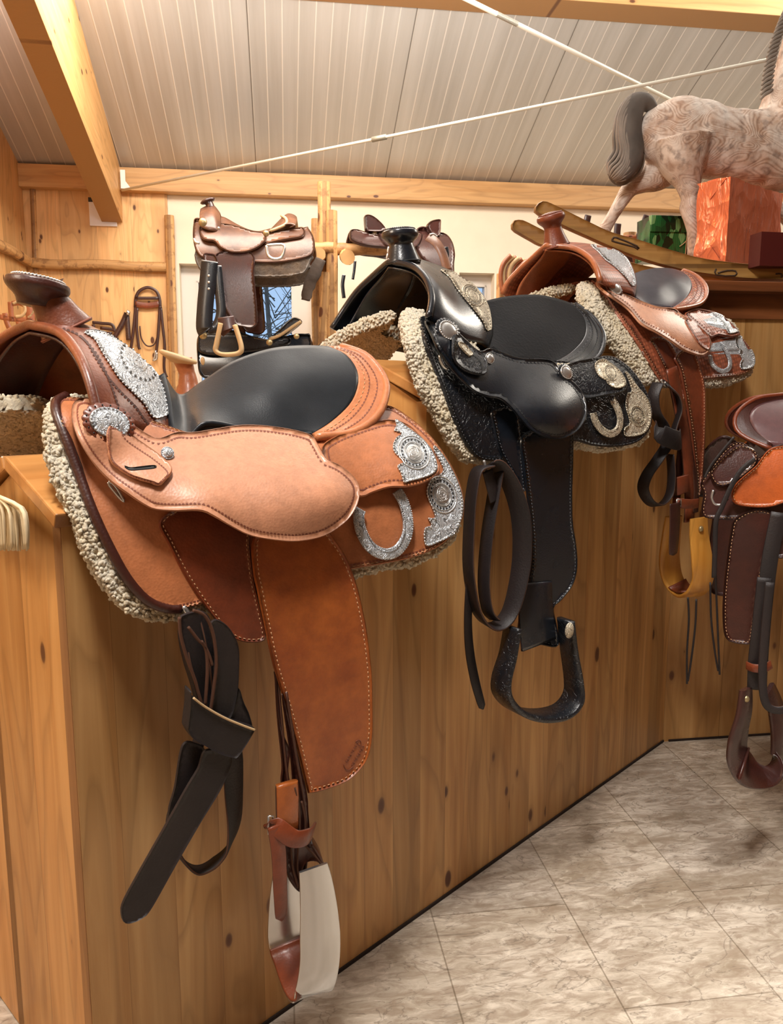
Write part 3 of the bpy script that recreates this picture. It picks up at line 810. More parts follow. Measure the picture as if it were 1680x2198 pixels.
# ------------------------------------------------------------------ western saddles on the partition
def band(poly, surf, d_in, width_px, spacing, size, off, mi):
    """row of little stamped scallops following a leather edge (only where the edge can be seen)"""
    P = inset(closed_poly(poly, spacing) if True else poly, d_in)
    if sarea(closed_poly(poly, spacing)) < 0: pass
    mb = MB()
    n = len(P)
    for i, p in enumerate(P):
        t = P[(i+1) % n]-P[(i-1) % n]
        if t.length < 1e-6: continue
        t.normalize(); q = V((-t.y, t.x, 0))
        pts = []
        for k in range(7):
            a = math.pi*k/6
            pts.append((p.x+t.x*math.cos(a)*size+q.x*math.sin(a)*size*1.1, p.y+t.y*math.cos(a)*size+q.y*math.sin(a)*size*1.1))
        v_ = []
        ok = True
        for (x, y) in pts:
            h = surf(x, y)
            if h is None: ok = False; break
            v_.append(h)
        if not ok or max((v_[0]-z).length for z in v_) > size*0.006: continue
        f = tuple(range(7))
        if (v_[3]-v_[0]).cross(v_[6]-v_[0]).dot(v_[0]-CAM) > 0: f = tuple(reversed(f))
        mb.add(v_, [f], mi)
    return mb
def hitter(b, off):
    def f(x, y):
        d = ray(x, y); h = b.ray_cast(CAM, d)
        if h[0] is None: return None
        n = h[1]
        if n.dot(d) > 0: n = -n
        return h[0]+n*off
    return f
def seam_line(pts_px, b, off, dash_px, r, mi, every=2):
    """cream saddle stitches pressed along a pixel path on a surface"""
    P = [V((x, y, 0)) for x, y in pts_px]
    T = sum((q-p).length for p, q in zip(P, P[1:])); n = max(4, int(T/dash_px)); P = resample(P, n)
    h = hitter(b, off); mb = MB()
    for i in range(0, n-1, every):
        a, c = h(P[i].x, P[i].y), h(P[i+1].x, P[i+1].y)
        if a is None or c is None or (a-c).length > 0.02: continue
        mb.join(tube([a, c], r, 4, 1), mi)
    return mb
def concho(px, py, r, bv, root, mats, scal=True, oval=1.25, name='concho', up_off=0.004, frn=V((0, 0, 0))):
    h = hitter(bv, 0)(px, py)
    if h is None: return None
    d = ray(px, py); hr = bv.ray_cast(CAM, d); n = hr[1]
    if n.dot(d) > 0: n = -n
    n2 = None
    # smooth the normal a little by averaging neighbours
    ns = V((0, 0, 0))
    for dx, dy in ((0, 0), (8, 0), (-8, 0), (0, 8), (0, -8)):
        q = bv.ray_cast(CAM, ray(px+dx, py+dy))
        if q[0] is not None and (q[0]-hr[0]).length < 0.06:
            m_ = q[1]; ns += m_ if m_.dot(d) < 0 else -m_
    n = (ns.normalized()+frn*1.4).normalized()
    M4 = basis(hr[0]+n*up_off, n, (fdx if False else V((0.75, 0.6, -0.2))))
    mb = MB()
    if scal:
        ros = turned([(r*0.2, 0.0), (r*1.22, 0.0), (r*1.27, 0.0015), (r*1.24, 0.003), (r*0.6, 0.0035)], M4, 108, oval, 1.0, 18, 0.06)
        ros_o = ros.build('concho_rosette', mats['rosette'], root)
        holes = MB()
        for k in range(18):
            a = 2*math.pi*(k+.5)/18; c = V((r*1.15*oval*math.cos(a), r*1.15*math.sin(a), 0.0034))
            holes.join(turned([(r*0.055, 0.0), (r*0.055, 0.0006)], M4 @ Matrix.Translation(c), 8))
        holes.build('rosette_punching', M['stampb'], ros_o)
    z0 = 0.003 if scal else 0
    dome = turned([(r*0.9, z0), (r, z0+0.001), (r*0.97, z0+0.0028), (r*0.86, z0+0.0032), (r*0.80, z0+0.0026), (r*0.70, z0+0.0045), (r*0.4, z0+0.0062), (r*0.12, z0+0.0068)], M4, 40, oval, 1.0)
    for k in range(26):
        a = 2*math.pi*k/26; c = V((r*0.93*oval*math.cos(a), r*0.93*math.sin(a), z0+0.0028))
        dome.join(turned([(r*0.075, 0.0), (r*0.06, r*0.05), (r*0.02, r*0.07)], M4 @ Matrix.Translation(c), 6))
    return dome.build(name, mats['silver'], root)
def plate(poly, bv, root, mat, name, th=0.0022, beads=None, oval=None, step=6.0):
    """engraved silver plate with a beaded rim and a raised oval medallion"""
    sf = onbvh(bv, 0.0028)
    mb = patch(poly, sf, th, step, 1.2)
    o = mb.build(name, mat, root)
    pb = mb.bvh(); h = hitter(pb, 0.0004)
    def two(off):
        h1, h2 = hitter(pb, off), hitter(bv, off+0.002)
        return lambda x, y: h1(x, y) or h2(x, y)
    if beads:
        P = inset(closed_poly(poly, beads), 2.4 if sarea(closed_poly(poly, beads)) > 0 else 2.4); rim = MB()
        for p in P:
            q = h(p.x, p.y)
            if q is None: continue
            d = ray(p.x, p.y); M4 = basis(q, -d)
            rim.join(turned([(0.0017, -0.001), (0.0019, 0.0), (0.0013, 0.0014), (0.0004, 0.0018)], M4, 6))
        if rim.v: rim.build('beaded_rim', M['silver_plain'] if mat is M['silver'] else M['gold'], o)
    if oval:
        (cx, cy, rx, ry, ang) = oval; ca, sa = math.cos(ang), math.sin(ang)
        el = lambda k_, a: (cx+rx*k_*math.cos(a)*ca-ry*k_*math.sin(a)*sa, cy+rx*k_*math.cos(a)*sa+ry*k_*math.sin(a)*ca)
        md = MB(); hh = two(0.0012); h0 = two(0.0006)
        for k_, r in ((1.0, 0.0011), (0.86, 0.0006), (0.62, 0.0009), (0.55, 0.0006)):
            pts = [h0(*el(k_, 2*math.pi*i/40)) for i in range(41)]
            if all(x is not None for x in pts): md.join(tube(pts, r, 6, 1))
        md2 = MB()
        for i in range(22):
            a0 = 2*math.pi*i/22
            tri = [hh(*el(0.68, a0)), hh(*el(0.82, a0-0.09)), hh(*el(0.82, a0+0.09))]
            if all(x is not None for x in tri): md2.add(tri, [(0, 1, 2)], 1)
        cen = [[hh(*el(k_, 2*math.pi*i/24)) for i in range(24)] for k_ in (0.5, 0.3, 0.1)]
        if all(x is not None for r_ in cen for x in r_):
            for j, lf in enumerate((0.0, 0.0010, 0.0014)):
                cen[j] = [x-ray(cx, cy).normalized()*lf for x in cen[j]]
            md.join(grid(cen, True)); md.f.append(tuple(len(md.v)-24+k for k in range(24))); md.m.append(0)
        # engraved scrolls
        for s_ in range(3):
            for sg in (1, -1):
                pts = []
                for i in range(12):
                    t = i/11; aa = sg*(0.6+4.4*t)+s_*2.09; rr = 0.10+0.30*t
                    pts.append(hh(*el(rr, aa)))
                if all(x is not None for x in pts): md.join(tube([x-ray(cx, cy).normalized()*0.0012 for x in pts], 0.0005, 4, 1))
        md.join(md2)
        md.build('medallion', [M['silver_plain'] if mat is M['silver'] else M['gold'], M['stampb']], o)
    return o
def horn(fr, root, mats, cap_px, base_px, rcap, rneck, rbase, tilt, wrap_name='horn'):
    top = fr.S(cap_px[0], cap_px[1], 0); bot = fr.S(base_px[0], base_px[1], 0)
    ax = top-bot; Lh = ax.length
    pr = [(rbase*1.10, -0.012), (rbase*1.06, -0.006), (rbase*0.90, 0.010), (rneck*1.12, Lh*.35), (rneck, Lh*0.55), (rneck*1.02, Lh*0.72), (rneck*1.2, Lh*0.82), (rneck*1.3, Lh*0.86)]
    M4 = basis(bot, ax, fr.a)
    P = catmull([(r, z, 0) for r, z in pr], 4)
    nk = turned([(p.x, p.y) for p in P], M4, 32, 1.12, 1.0)
    nk.build('horn_neck', mats['neck'], root)
    axis = (ax.normalized() + fr.a*tilt).normalized()
    Mc_ = basis(top - axis*0.006, axis, fr.a)
    cp = [(rneck*1.0, -0.030), (rcap*0.66, -0.019), (rcap*0.90, -0.009), (rcap*1.0, -0.003), (rcap*1.0, 0.003), (rcap*0.93, 0.008), (rcap*0.55, 0.0115), (rcap*0.1, 0.013)]
    P = catmull([(r, z, 0) for r, z in cp], 4)
    c = turned([(max(p.x, 0.001), p.y) for p in P], Mc_, 40, 1.06, 1.0).build('horn_cap', mats['cap'], root)
    rim = MB()
    for k in range(44):
        a = 2*math.pi*k/44
        q = Mc_ @ V((rcap*0.80*1.06*math.cos(a), rcap*0.80*math.sin(a), 0.0098)); q2 = Mc_ @ V((rcap*0.80*1.06*math.cos(a+.12), rcap*0.80*math.sin(a+.12), 0.0108))
        rim.join(tube([q, q2], 0.0022, 5, 1))
    cd_ = turned([(rcap*0.72, 0.009), (rcap*0.70, 0.0125), (rcap*0.3, 0.015), (rcap*0.05, 0.0155)], Mc_, 32, 1.06, 1.0)
    cd_.join(rim).build('cap_braid', mats['braid'], c)
    # stitched welt round the foot of the horn
    w_ = tube([M4 @ V((1.12*rbase*1.07*math.cos(a), rbase*1.07*math.sin(a), -0.009)) for a in [2*math.pi*k/28 for k in range(29)]], 0.0022, 6, 1)
    w_.build('horn_welt', mats['welt'], root)

def western(fr, D, mt, label, cat='saddle', group=None, name='western_saddle'):
    base = fr.O.copy(); root = thing(name, label, cat, V((fr.O.x, fr.O.y, fr.ztop-0.1))+fr.a*0.25, group)
    step = D.get('step', 9.0)
    far = D.get('far', 1.0)
    ff = D.get('ffr', fr)
    def pair(mb, nm, mats, farname=None):
        o = mb.build(nm, mats, root); m2 = mb.mirror(fr, far)
        if ff is not fr:
            m3 = mb.mirror(ff, 1.0)
            for i, p in enumerate(mb.v):
                u = (p-fr.O).dot(fr.a); t = min(1, max(0, (D.get('ublend', .30)-u)/.28)); t = t*t*(3-2*t)
                m2.v[i] = m2.v[i].lerp(m3.v[i], t)
        m2.build(farname or nm, mats, root); return o
    # --- sheepskin lining, then the leathers stacked outwards over it
    fl = patch(D['fleece'], fr.surf(-0.010, D.get('ctrl')), 0.026, D.get('fstep', 6.0), 5.0)
    fl.fuzz(0.0048, 95).fuzz(0.0015, 260)
    wl = woolly(fl, D['skirt'], seed=int(fr.O.y*1000)); fl.join(wl)
    pair(fl, 'fleece_lining', M['fleece'])
    sk = patch(D['skirt'], fr.surf(0.0, D.get('ctrl')), 0.009, step, 3.0)
    skb = sk.bvh()
    st = band(D['skirt'], hitter(skb, 0.0006), D['ein']*0.9, 6, D['sp'], D['ss'], 0, 1)
    sk.join(st); 
    P = inset(orient(closed_poly(D['skirt'], 6)), D['ein']*0.45)
    sk.join(seam_line([(p.x, p.y) for p in P], skb, 0.0004, D['dash'], 0.0006, 2))
    pair(sk, 'skirt', [mt['skirt'], mt['stamp'], mt['stitch']])
    if 'rigging' in D:
        rg = patch(D['rigging'], fr.surf(D.get('rig_off', 0.004), D.get('rctrl')), 0.006, step, 2.5)
        rb = rg.bvh(); P = inset(orient(closed_poly(D['rigging'], 6)), D['ein']*0.6)
        rg.join(seam_line([(p.x, p.y) for p in P], rb, 0.0004, D['dash'], 0.0006, 1))
        pair(rg, 'rigging_flap', [mt['rig'], mt['stitch']])
    fd_ = patch(D['fender'], fr.surf(D.get('fen_off', 0.012), D.get('fctrl')), 0.006, step, 2.5)
    fb = fd_.bvh(); P = inset(orient(closed_poly(D['fender'], 6)), D['ein']*0.75)
    fd_.join(seam_line([(p.x, p.y) for p in P], fb, 0.0004, D['dash'], 0.0007, 1))
    pair(fd_, 'fender', [mt['fender'], mt['stitch']])
    rj = patch(D['rear_jockey'], fr.surf(0.013, D.get('rjctrl')), 0.006, step, 2.5)
    rjb = rj.bvh(); rj.join(band(D['rear_jockey'], hitter(rjb, 0.0006), D['ein'], 6, D['sp'], D['ss'], 0, 1))
    pair(rj, 'rear_jockey', [mt['rear'], mt['stamp']])
    jk = patch(D['jockey'], fr.surf(0.022, D.get('jctrl')), 0.006, step, 2.5)
    jb = jk.bvh(); jk.join(band(D['jockey'], hitter(jb, 0.0006), D['ein'], 6, D['sp'], D['ss'], 0, 1))
    pair(jk, 'seat_jockey', [mt['jockey'], mt['stamp']])
    # --- fork, seat, cantle
    ff = D.get('ffr', fr)
    fk = loft(ff, D['fork'], 20, 6, 0.007)
    fko = fk.build('fork', mt['fork'], root); fkb = fk.bvh()
    inner = loft(ff, [[(x+D['gd'][0], y+D['gd'][1], s*0.86) for x, y, s in r] for r in D['fork'][:3]], 16, 4, 0.004)
    inner.build('gullet_lining', mt['gullet'], root)
    rm = D['fork'][0]; P = resample(catmull([ff.S(*p) for p in rm], 6), 20); farp = [p-ff.n*2*((p-ff.O).dot(ff.n)) for p in P[1:]]
    tube(list(reversed(P))+farp, 0.0075, 10, 1).build('gullet_binding', mt['bind'], root)
    st_ = loft(fr, D['seat'], 20, 7, 0.016)
    sto = st_.build('padded_seat', mt['seat'], root); stb = st_.bvh()
    lip = [fr.S(*r[-1]) for r in D['seat']]
    lipt = tube(lip, 0.0042, 8, 5); lipt.build('seat_edge_roll', mt['seat'], sto); lipt.mirror(fr).build('seat_edge_roll', mt['seat'], sto)
    if 'edge_band' in D:
        eb = tube([fr.surf(-0.004, D.get('ctrl'))(x, y) for x, y in D['edge_band']], 0.0075, 8, 3); pair(eb, 'skirt_binding', mt['bandm'])
    inn = D['seat'][-1]; out = D['roll']; und = D['under']
    mid = [((a[0]+b[0])/2+D['rb'][0], (a[1]+b[1])/2+D['rb'][1], (a[2]+b[2])/2) for a, b in zip(inn, out)]
    cr_ = loft(fr, [inn, mid, out, und], 22, 6, 0.004)
    crb = cr_.bvh()
    cn = cr_.build('cantle', mt['cantle'], root)
    Pn = resample(catmull([fr.S(*p) for p in out], 6), 24); farp = [p-fr.n*2*((p-fr.O).dot(fr.n)) for p in Pn[1:]]
    tube(list(reversed(Pn))+farp, D.get('rr', 0.0062), 10, 1).build('cantle_binding', mt['bind2'], root)
    q = [((a[0]*0.22+b[0]*0.78), (a[1]*0.22+b[1]*0.78)) for a, b in zip(out, inn)]
    sl = seam_line([(p.x, p.y) for p in catmull([(x, y, 0) for x, y in q], 8)], crb, 0.0006, D['dash'], 0.0007, 0)
    q2 = [((a[0]*0.70+b[0]*0.30), (a[1]*0.70+b[1]*0.30)) for a, b in zip(out, inn)]
    for qq, k_ in ((q2, 1.0), ([((a[0]*0.42+b[0]*0.58), (a[1]*0.42+b[1]*0.58)) for a, b in zip(out, inn)], 1.0)):
        PP = resample(catmull([(x, y, 0) for x, y in qq], 8), max(10, int(300/D['sp']))); hh = hitter(crb, 0.0007)
        for i in range(1, len(PP)-1):
            t = (PP[i+1]-PP[i-1]).normalized(); nn = V((-t.y, t.x, 0)); vv = []
            for k in range(6):
                a = math.pi*k/5; vv.append(hh(PP[i].x+t.x*math.cos(a)*D['ss']*.9+nn.x*math.sin(a)*D['ss']*.9, PP[i].y+t.y*math.cos(a)*D['ss']*.9+nn.y*math.sin(a)*D['ss']*.9))
            if all(v is not None for v in vv): sl.add(vv, [tuple(reversed(range(6))), ], 1)
    if sl.v: sl.build('cantle_stitching', [mt['stitch'], mt['stamp']], cn)
    horn(fr, root, mt, *D['horn'])
    # --- silver
    allb = MB(); allb.join(fk, 0); 
    for k in D['fork_plate']: plate(k['poly'], fkb, root, mt['metal'], 'swell_plate', beads=k.get('beads'), oval=k.get('oval'), step=5.0)
    for k in D.get('rj_plate', []): plate(k['poly'], rjb, root, mt['metal'], 'jockey_corner_plate', beads=k.get('beads', 7), oval=k.get('oval'), step=6.0)
    for k in D.get('sk_plate', []): plate(k['poly'], skb, root, mt['metal'], 'skirt_corner_plate', beads=k.get('beads', 7), oval=k.get('oval'), step=6.0)
    for c in D['conchos']:
        b_ = {'j': jb, 's': skb, 'r': rjb}[c[3]]
        concho(c[0], c[1], c[2], b_, root, mt, scal=c[4], oval=c[5], frn=fr.n)
    if 'strap' in D:
        sp_ = patch(D['strap'], onbvh(jb, 0.010), 0.007, 6, 2)
        sb = sp_.bvh(); sp_.join(band(D['strap'], hitter(sb, 0.0006), D['ein']*0.7, 5, D['sp']*0.8, D['ss']*0.8, 0, 1))
        so = sp_.build('latigo_keeper', [mt['keeper'], mt['stamp']], root)
        if 'slot' in D:
            patch(D['slot'], onbvh(sb, 0.0006), 0.001, 5, 1).build('keeper_slot', M['stampb'], so)
    if 'dee' in D:
        zz = onbvh(skb, 0.008)
        pts = catmull([(x, y, 0) for x, y in D['dee'][0]], 8)
        P3 = [zz(p.x, p.y) for p in pts]
        rb_ = ribbon([P3[i] for i in range(0, len(P3), 3)], D['dee'][1], 0.005, fr.n+V((0, 0, .25)), 3)
        do = rb_.build('rear_dee', mt['metal'], root)
        bd = MB()
        for i in range(0, len(P3)-1):
            for q in (0.5,):
                p = P3[i].lerp(P3[i+1], q); t = (P3[i+1]-P3[i]).normalized(); wd = t.cross(fr.n).normalized()
                for sg in (-1, 1):
                    bd.join(turned([(0.0014, 0), (0.001, 0.0012)], basis(p+wd*sg*D['dee'][1]*0.42+fr.n*0.003, fr.n), 6))
        bd.build('dee_beading', mt['metal'], do)
    root['_'] = 0; del root['_']
    return root, dict(skirt=skb, jockey=jb, fork=fkb, rear=rjb, fender=fb)
_ins = inset

# ======================= front saddle: tan with black seat
A1 = Fr(80, 585, 1.2075, 58, 1.18)
mt1 = dict(skirt=M['darkbrown'], rig=M['russet'], fender=M['fender'], rear=M['tan'], jockey=M['tan_jockey'], fork=M['tan_fork'], gullet=M['darkbrown'],
           bind=M['tan_fork'], seat=M['seat_black'], cantle=M['tan'], bind2=M['tan'], neck=M['tan_fork'], cap=M['darkbrown'], braid=M['silver_plain'], welt=M['stamp'],
           stamp=M['stamp'], stitch=M['stitch'], metal=M['silver'], silver=M['silver'], rosette=M['russet'], keeper=M['tan_jockey'], bandm=M['darkbrown'])
mt1['skirt'] = M['tan']
mt1['fork_in'] = M['darkbrown']
D1 = dict(ctrl=[(140,880,.045,70)], jctrl=[(205,905,.055,75),(300,1045,.02,80),(430,1085,.032,90),(600,1095,.045,130),(730,1065,.03,80)], rjctrl=[(880,1020,.02,80)], step=10.0, fstep=7.0, ein=13.0, sp=8.0, ss=3.4, dash=5.0, gd=(-4, 16), rb=(4, -2), rr=0.0075,
 fleece=[(98,879),(92,933),(108,987),(133,1050),(158,1104),(183,1175),(217,1242),(267,1304),(317,1325),(388,1329),(500,1298),(640,1262),(764,1237),(821,1222),(893,1212),(950,1182),(985,1140),(985,1050),(950,985),(890,925),(800,890),(680,960),(500,960),(400,950),(330,900),(270,862),(200,846),(125,850)],
 skirt=[(119,879),(137,937),(167,1017),(196,1096),(233,1175),(271,1242),(312,1287),(354,1306),(400,1306),(560,1262),(750,1223),(821,1211),(893,1195),(946,1171),(982,1136),(997,1100),(995,1057),(979,1014),(954,971),(921,929),(879,893),(836,868),(790,872),(680,940),(500,950),(300,890),(200,856),(142,848),(125,856)],
 rigging=[(342,1121),(362,1167),(387,1217),(417,1267),(458,1325),(492,1364),(526,1379),(565,1377),(571,1358),(558,1300),(545,1240),(537,1175),(530,1120),(440,1085),(380,1090)],
 rear_jockey=[(690,960),(720,935),(770,915),(820,900),(848,900),(879,911),(911,943),(936,975),(945,1000),(939,1018),(911,1036),(875,1045),(836,1046),(800,1057),(775,1066),(730,1050),(700,1010)],
 jockey=[(154,867),(167,854),(192,852),(225,871),(271,900),(317,929),(342,938),(380,925),(420,925),(520,910),(600,915),(665,930),(682,950),(700,982),(714,989),(729,996),(750,1011),(768,1032),(774,1057),(766,1089),(743,1121),(700,1150),(650,1162),(604,1162),(542,1152),(500,1133),(458,1108),(429,1096),(375,1097),(333,1094),(308,1083),(271,1058),(237,1033),(208,1004),(183,971),(162,933),(152,896)],
 fender=[(542,1167),(545,1230),(552,1262),(565,1325),(586,1423),(612,1509),(638,1604),(660,1694),(668,1703),(703,1695),(746,1678),(776,1651),(793,1621),(801,1573),(801,1510),(799,1444),(789,1358),(780,1310),(768,1260),(748,1205),(721,1161),(690,1130),(620,1120),(560,1140)],
 ffr=Fr(62, 590, 1.2075, 34, 1.18), edge_band=[(142,850),(122,862),(121,885),(140,937),(170,1017),(199,1096),(236,1175),(274,1242),(315,1287),(355,1305),(388,1306)],
 fork=[[(64,697,0),(125,712,.07),(166,757,.125),(192,818,.165),(210,892,.185)],
       [(104,688,0),(160,705,.07),(208,762,.13),(238,832,.17),(262,908,.19)],
       [(180,694,0),(236,722,.07),(280,790,.13),(306,860,.165),(322,930,.18)],
       [(262,735,0),(315,785,.07),(341,838,.125),(352,890,.16),(352,940,.185)],
       [(322,786,0),(356,828,.06),(371,868,.11),(376,905,.145),(370,938,.175)]],
 seat=[[(352,800,0),(364,850,.06),(373,926,.125)],[(385,846,0),(394,885,.06),(404,938,.13)],[(430,820,0),(434,870,.07),(442,908,.13)],
       [(500,775,0),(508,850,.08),(520,919,.135)],[(580,748,0),(592,830,.09),(600,928,.142)],[(650,741,0),(668,800,.07),(674,870,.11),(645,932,.147)],
       [(705,743,0),(745,763,.04),(769,805,.08),(757,858,.11),(715,902,.13),(668,932,.15)]],
 roll=[(735,745,0),(787,765,.04),(824,812,.085),(827,852,.115),(806,896,.14),(755,929,.155),(676,938,.16)],
 under=[(700,800,0),(745,830,.04),(775,860,.08),(775,895,.11),(755,925,.13),(715,950,.14),(690,955,.15)],
 horn=((82,606),(136,696),0.0430,0.0245,0.034,0.62),
 fork_plate=[dict(poly=[(181,715),(196,709),(233,716),(271,736),(306,766),(331,796),(350,825),(358,858),(360,887),(350,896),(331,899),(317,883),(308,867),(287,846),(258,817),(235,783),(219,758),(202,729)], beads=9, oval=(297,776,60,37,0.85))],
 rj_plate=[dict(poly=[(848,901),(878,921),(908,945),(928,972),(937,1000),(930,1016),(905,1027),(880,1033),(866,1036),(860,1018),(852,1001),(862,995),(868,990),(848,975),(842,958),(850,940),(862,932),(845,925),(850,915)], beads=7, oval=(888,972,38,31,0.9))],
 sk_plate=[dict(poly=[(931,957),(952,981),(975,1020),(990,1060),(993,1095),(985,1125),(970,1148),(940,1164),(914,1172),(908,1150),(912,1132),(925,1128),(918,1112),(932,1112),(928,1095),(914,1060),(920,1035),(938,1022),(950,1010),(940,985),(930,968)], beads=7, oval=(948,1062,40,30,1.25))],
 conchos=[(231,910,0.0215,'j',True,1.3),(357,975,0.0095,'j',False,1.0),(698,968,0.0160,'j',True,1.3)],
 strap=[(225,946),(233,987),(250,1008),(283,1029),(318,1040),(340,1046),(354,1036),(367,1021),(362,1004),(333,979),(308,962),(275,938),(262,915),(230,915)],
 slot=[(267,999),(280,1003),(300,1001),(330,998),(337,1002),(330,1006),(300,1009),(280,1010),(269,1005)],
 dee=([(846,1056),(860,1080),(869,1115),(867,1150),(848,1180),(820,1189),(790,1175),(771,1145),(764,1112),(768,1095)],0.019))
r1, B1 = western(A1, D1, mt1, 'tan leather western saddle with black seat and engraved silver plates, nearest to the camera')
def scallops(path, b_, sp, ss, root, nm='edge_stamping', flip=1):
    P = catmull([(x, y, 0) for x, y in path], 8); T = sum((q-p).length for p, q in zip(P, P[1:])); P = resample(P, max(4, int(T/sp))); hh = hitter(b_, 0.0008); mb = MB()
    for i in range(1, len(P)-1):
        t = (P[i+1]-P[i-1]).normalized(); nn = V((-t.y, t.x, 0))*flip; vv = []
        for k in range(7):
            a = math.pi*k/6; vv.append(hh(P[i].x+t.x*math.cos(a)*ss+nn.x*math.sin(a)*ss*1.2, P[i].y+t.y*math.cos(a)*ss+nn.y*math.sin(a)*ss*1.2))
        if all(v is not None for v in vv):
            f = tuple(range(7)); f = tuple(reversed(f)) if (vv[3]-vv[0]).cross(vv[6]-vv[0]).dot(vv[0]-CAM) > 0 else f
            mb.add(vv, [f])
    if mb.v: mb.build(nm, M['stampdk'], root)
M['stampdk'] = plain('dark_stamping', (66, 30, 20), 0.6)
scallops([(128,706),(168,722),(205,762),(232,818),(252,875),(266,915)], B1['fork'], 9, 4.2, r1, flip=-1)
scallops([(170,716),(190,737),(212,775),(236,812),(262,842),(292,872),(312,900),(330,918),(352,915)], B1['fork'], 9, 4.2, r1)
scallops([(910,556),(935,585),(955,625),(968,665),(975,700)], B2['fork'], 7, 3.0, r2) if False else None
# front rosette keeper details, rings and hanging straps
def loop3(fr, pts): return [fr.S(x, y, q) for x, y, q in pts]
t = tube([A1.S(x, y, .205) for x, y in ((233,1035),(240,1036),(252,1050),(262,1068),(267,1078),(258,1070),(246,1056),(235,1042),(233,1035))], 0.0022, 6, 2)
t.build('rigging_ring', M['silver_plain'], r1)
t = tube([A1.S(x, y, .24) for x, y in ((392,1302),(402,1315),(408,1335),(412,1345),(404,1330))], 0.004, 6, 2); t.build('rigging_dee', M['silver_plain'], r1)
nn1 = A1.n; mS = [M['strapdark'], M['strapedge']]
def strap(fr, root, name, pts, w, th=0.0045, face=None, mats=None, tip=False, sub=6):
    P = [fr.S(x, y, q) for x, y, q in pts]
    if isinstance(face, tuple) and face[0] == 'loop':
        m_ = len(P); tw = face[1]
        rad = [(P[min(i+1, m_-1)]-P[max(i-1, 0)]).normalized().cross(fr.n) for i in range(m_)]
        face = [rad[i]*(1-tw[i]*.6)+fr.n*(tw[i]*face[2]) for i in range(m_)]
    return ribbon(P, w, th, face or fr.n, sub, tip, 0, 1).build(name, mats or mS, root)
side = A1.a*0.95+A1.n*0.3
strap(A1, r1, 'latigo_strap', [(400,1322,.24),(392,1360,.25),(402,1420,.26),(420,1480,.26),(432,1540,.26),(424,1600,.255),(398,1690,.25),(368,1760,.25),(372,1810,.25),(395,1850,.25),(425,1868,.255),(460,1852,.26),(490,1820,.265),(503,1770,.268),(502,1700,.268),(500,1640,.268),(496,1590,.266)],
      [.030,.030,.030,.030,.034,.034,.034,.034,.034,.034,.034,.036,.038,.040,.040,.040,.036], face=('loop', [0.05]*9+[.1,.15,.25,.45,.7,.9,1,1], 0.9))
strap(A1, r1, 'latigo_strap', [(425,1310,.255),(440,1370,.262),(452,1440,.268),(458,1520,.268),(452,1600,.265)], .030, face=side)
def flatpiece(fr, root, nm, poly, q, th, mat, ctrl=None, step=7):
    o = patch(poly, fr.surf(0, None) if q is None else fr.plane(q), th, step, 1.6, back=fr.n*-th); return o.build(nm, mat, root)
flatpiece(A1, r1, 'latigo_strap', [(450,1350),(462,1330),(490,1345),(512,1385),(514,1440),(509,1500),(492,1548),(455,1562),(450,1540),(459,1460),(461,1400)], .288, .006, M['strapdark'])
flatpiece(A1, r1, 'latigo_strap', [(386,1335),(398,1318),(440,1314),(458,1350),(464,1420),(456,1520),(447,1548),(430,1535),(413,1460),(394,1400)], .272, .006, M['strapdark'])
for pts in ([(385,1325),(388,1365),(402,1415),(420,1465),(430,1512)], [(414,1310),(440,1322),(457,1360),(464,1420),(458,1480),(450,1536)], [(404,1346),(424,1372),(441,1392),(445,1440),(440,1515)], [(432,1376),(446,1400),(455,1428)]):
    strap(A1, r1, 'latigo_edge', [(x, y, .292) for x, y in pts], .004, th=.005, mats=[M['strapedge'], M['strapedge']])
flatpiece(A1, r1, 'latigo_strap', [(513,1478),(524,1508),(536,1535),(540,1565),(500,1555),(488,1545),(503,1516)], .285, .005, M['strapdark'])
kp = flatpiece(A1, r1, 'latigo_keeper_loop', [(412,1484),(414,1496),(440,1516),(480,1540),(520,1557),(549,1566),(547,1571),(530,1600),(511,1627),(500,1628),(470,1620),(440,1603),(418,1590),(404,1572),(403,1562),(408,1520),(409,1490)], .305, .030, M['strapdark'])
strap(A1, kp, 'edge_highlight', [(x, y, .307) for x, y in ((415,1498),(440,1517),(480,1540),(520,1557),(547,1567))], .003, th=.003, mats=[M['rawhide'], M['rawhide']])  # pale strip standing in for the highlight along the keeper's top edge
flatpiece(A1, r1, 'latigo_tail', [(440,1612),(480,1612),(500,1630),(478,1690),(430,1770),(378,1860),(326,1952),(306,1973),(280,1984),(266,1981),(260,1965),(263,1940),(290,1888),(350,1782),(400,1692),(425,1650)], .296, .006, M['strapdark'])
flatpiece(A1, r1, 'latigo_strap', [(392,1600),(425,1598),(440,1615),(420,1680),(386,1745),(364,1780),(362,1740),(375,1690)], .275, .006, M['strapdark'])
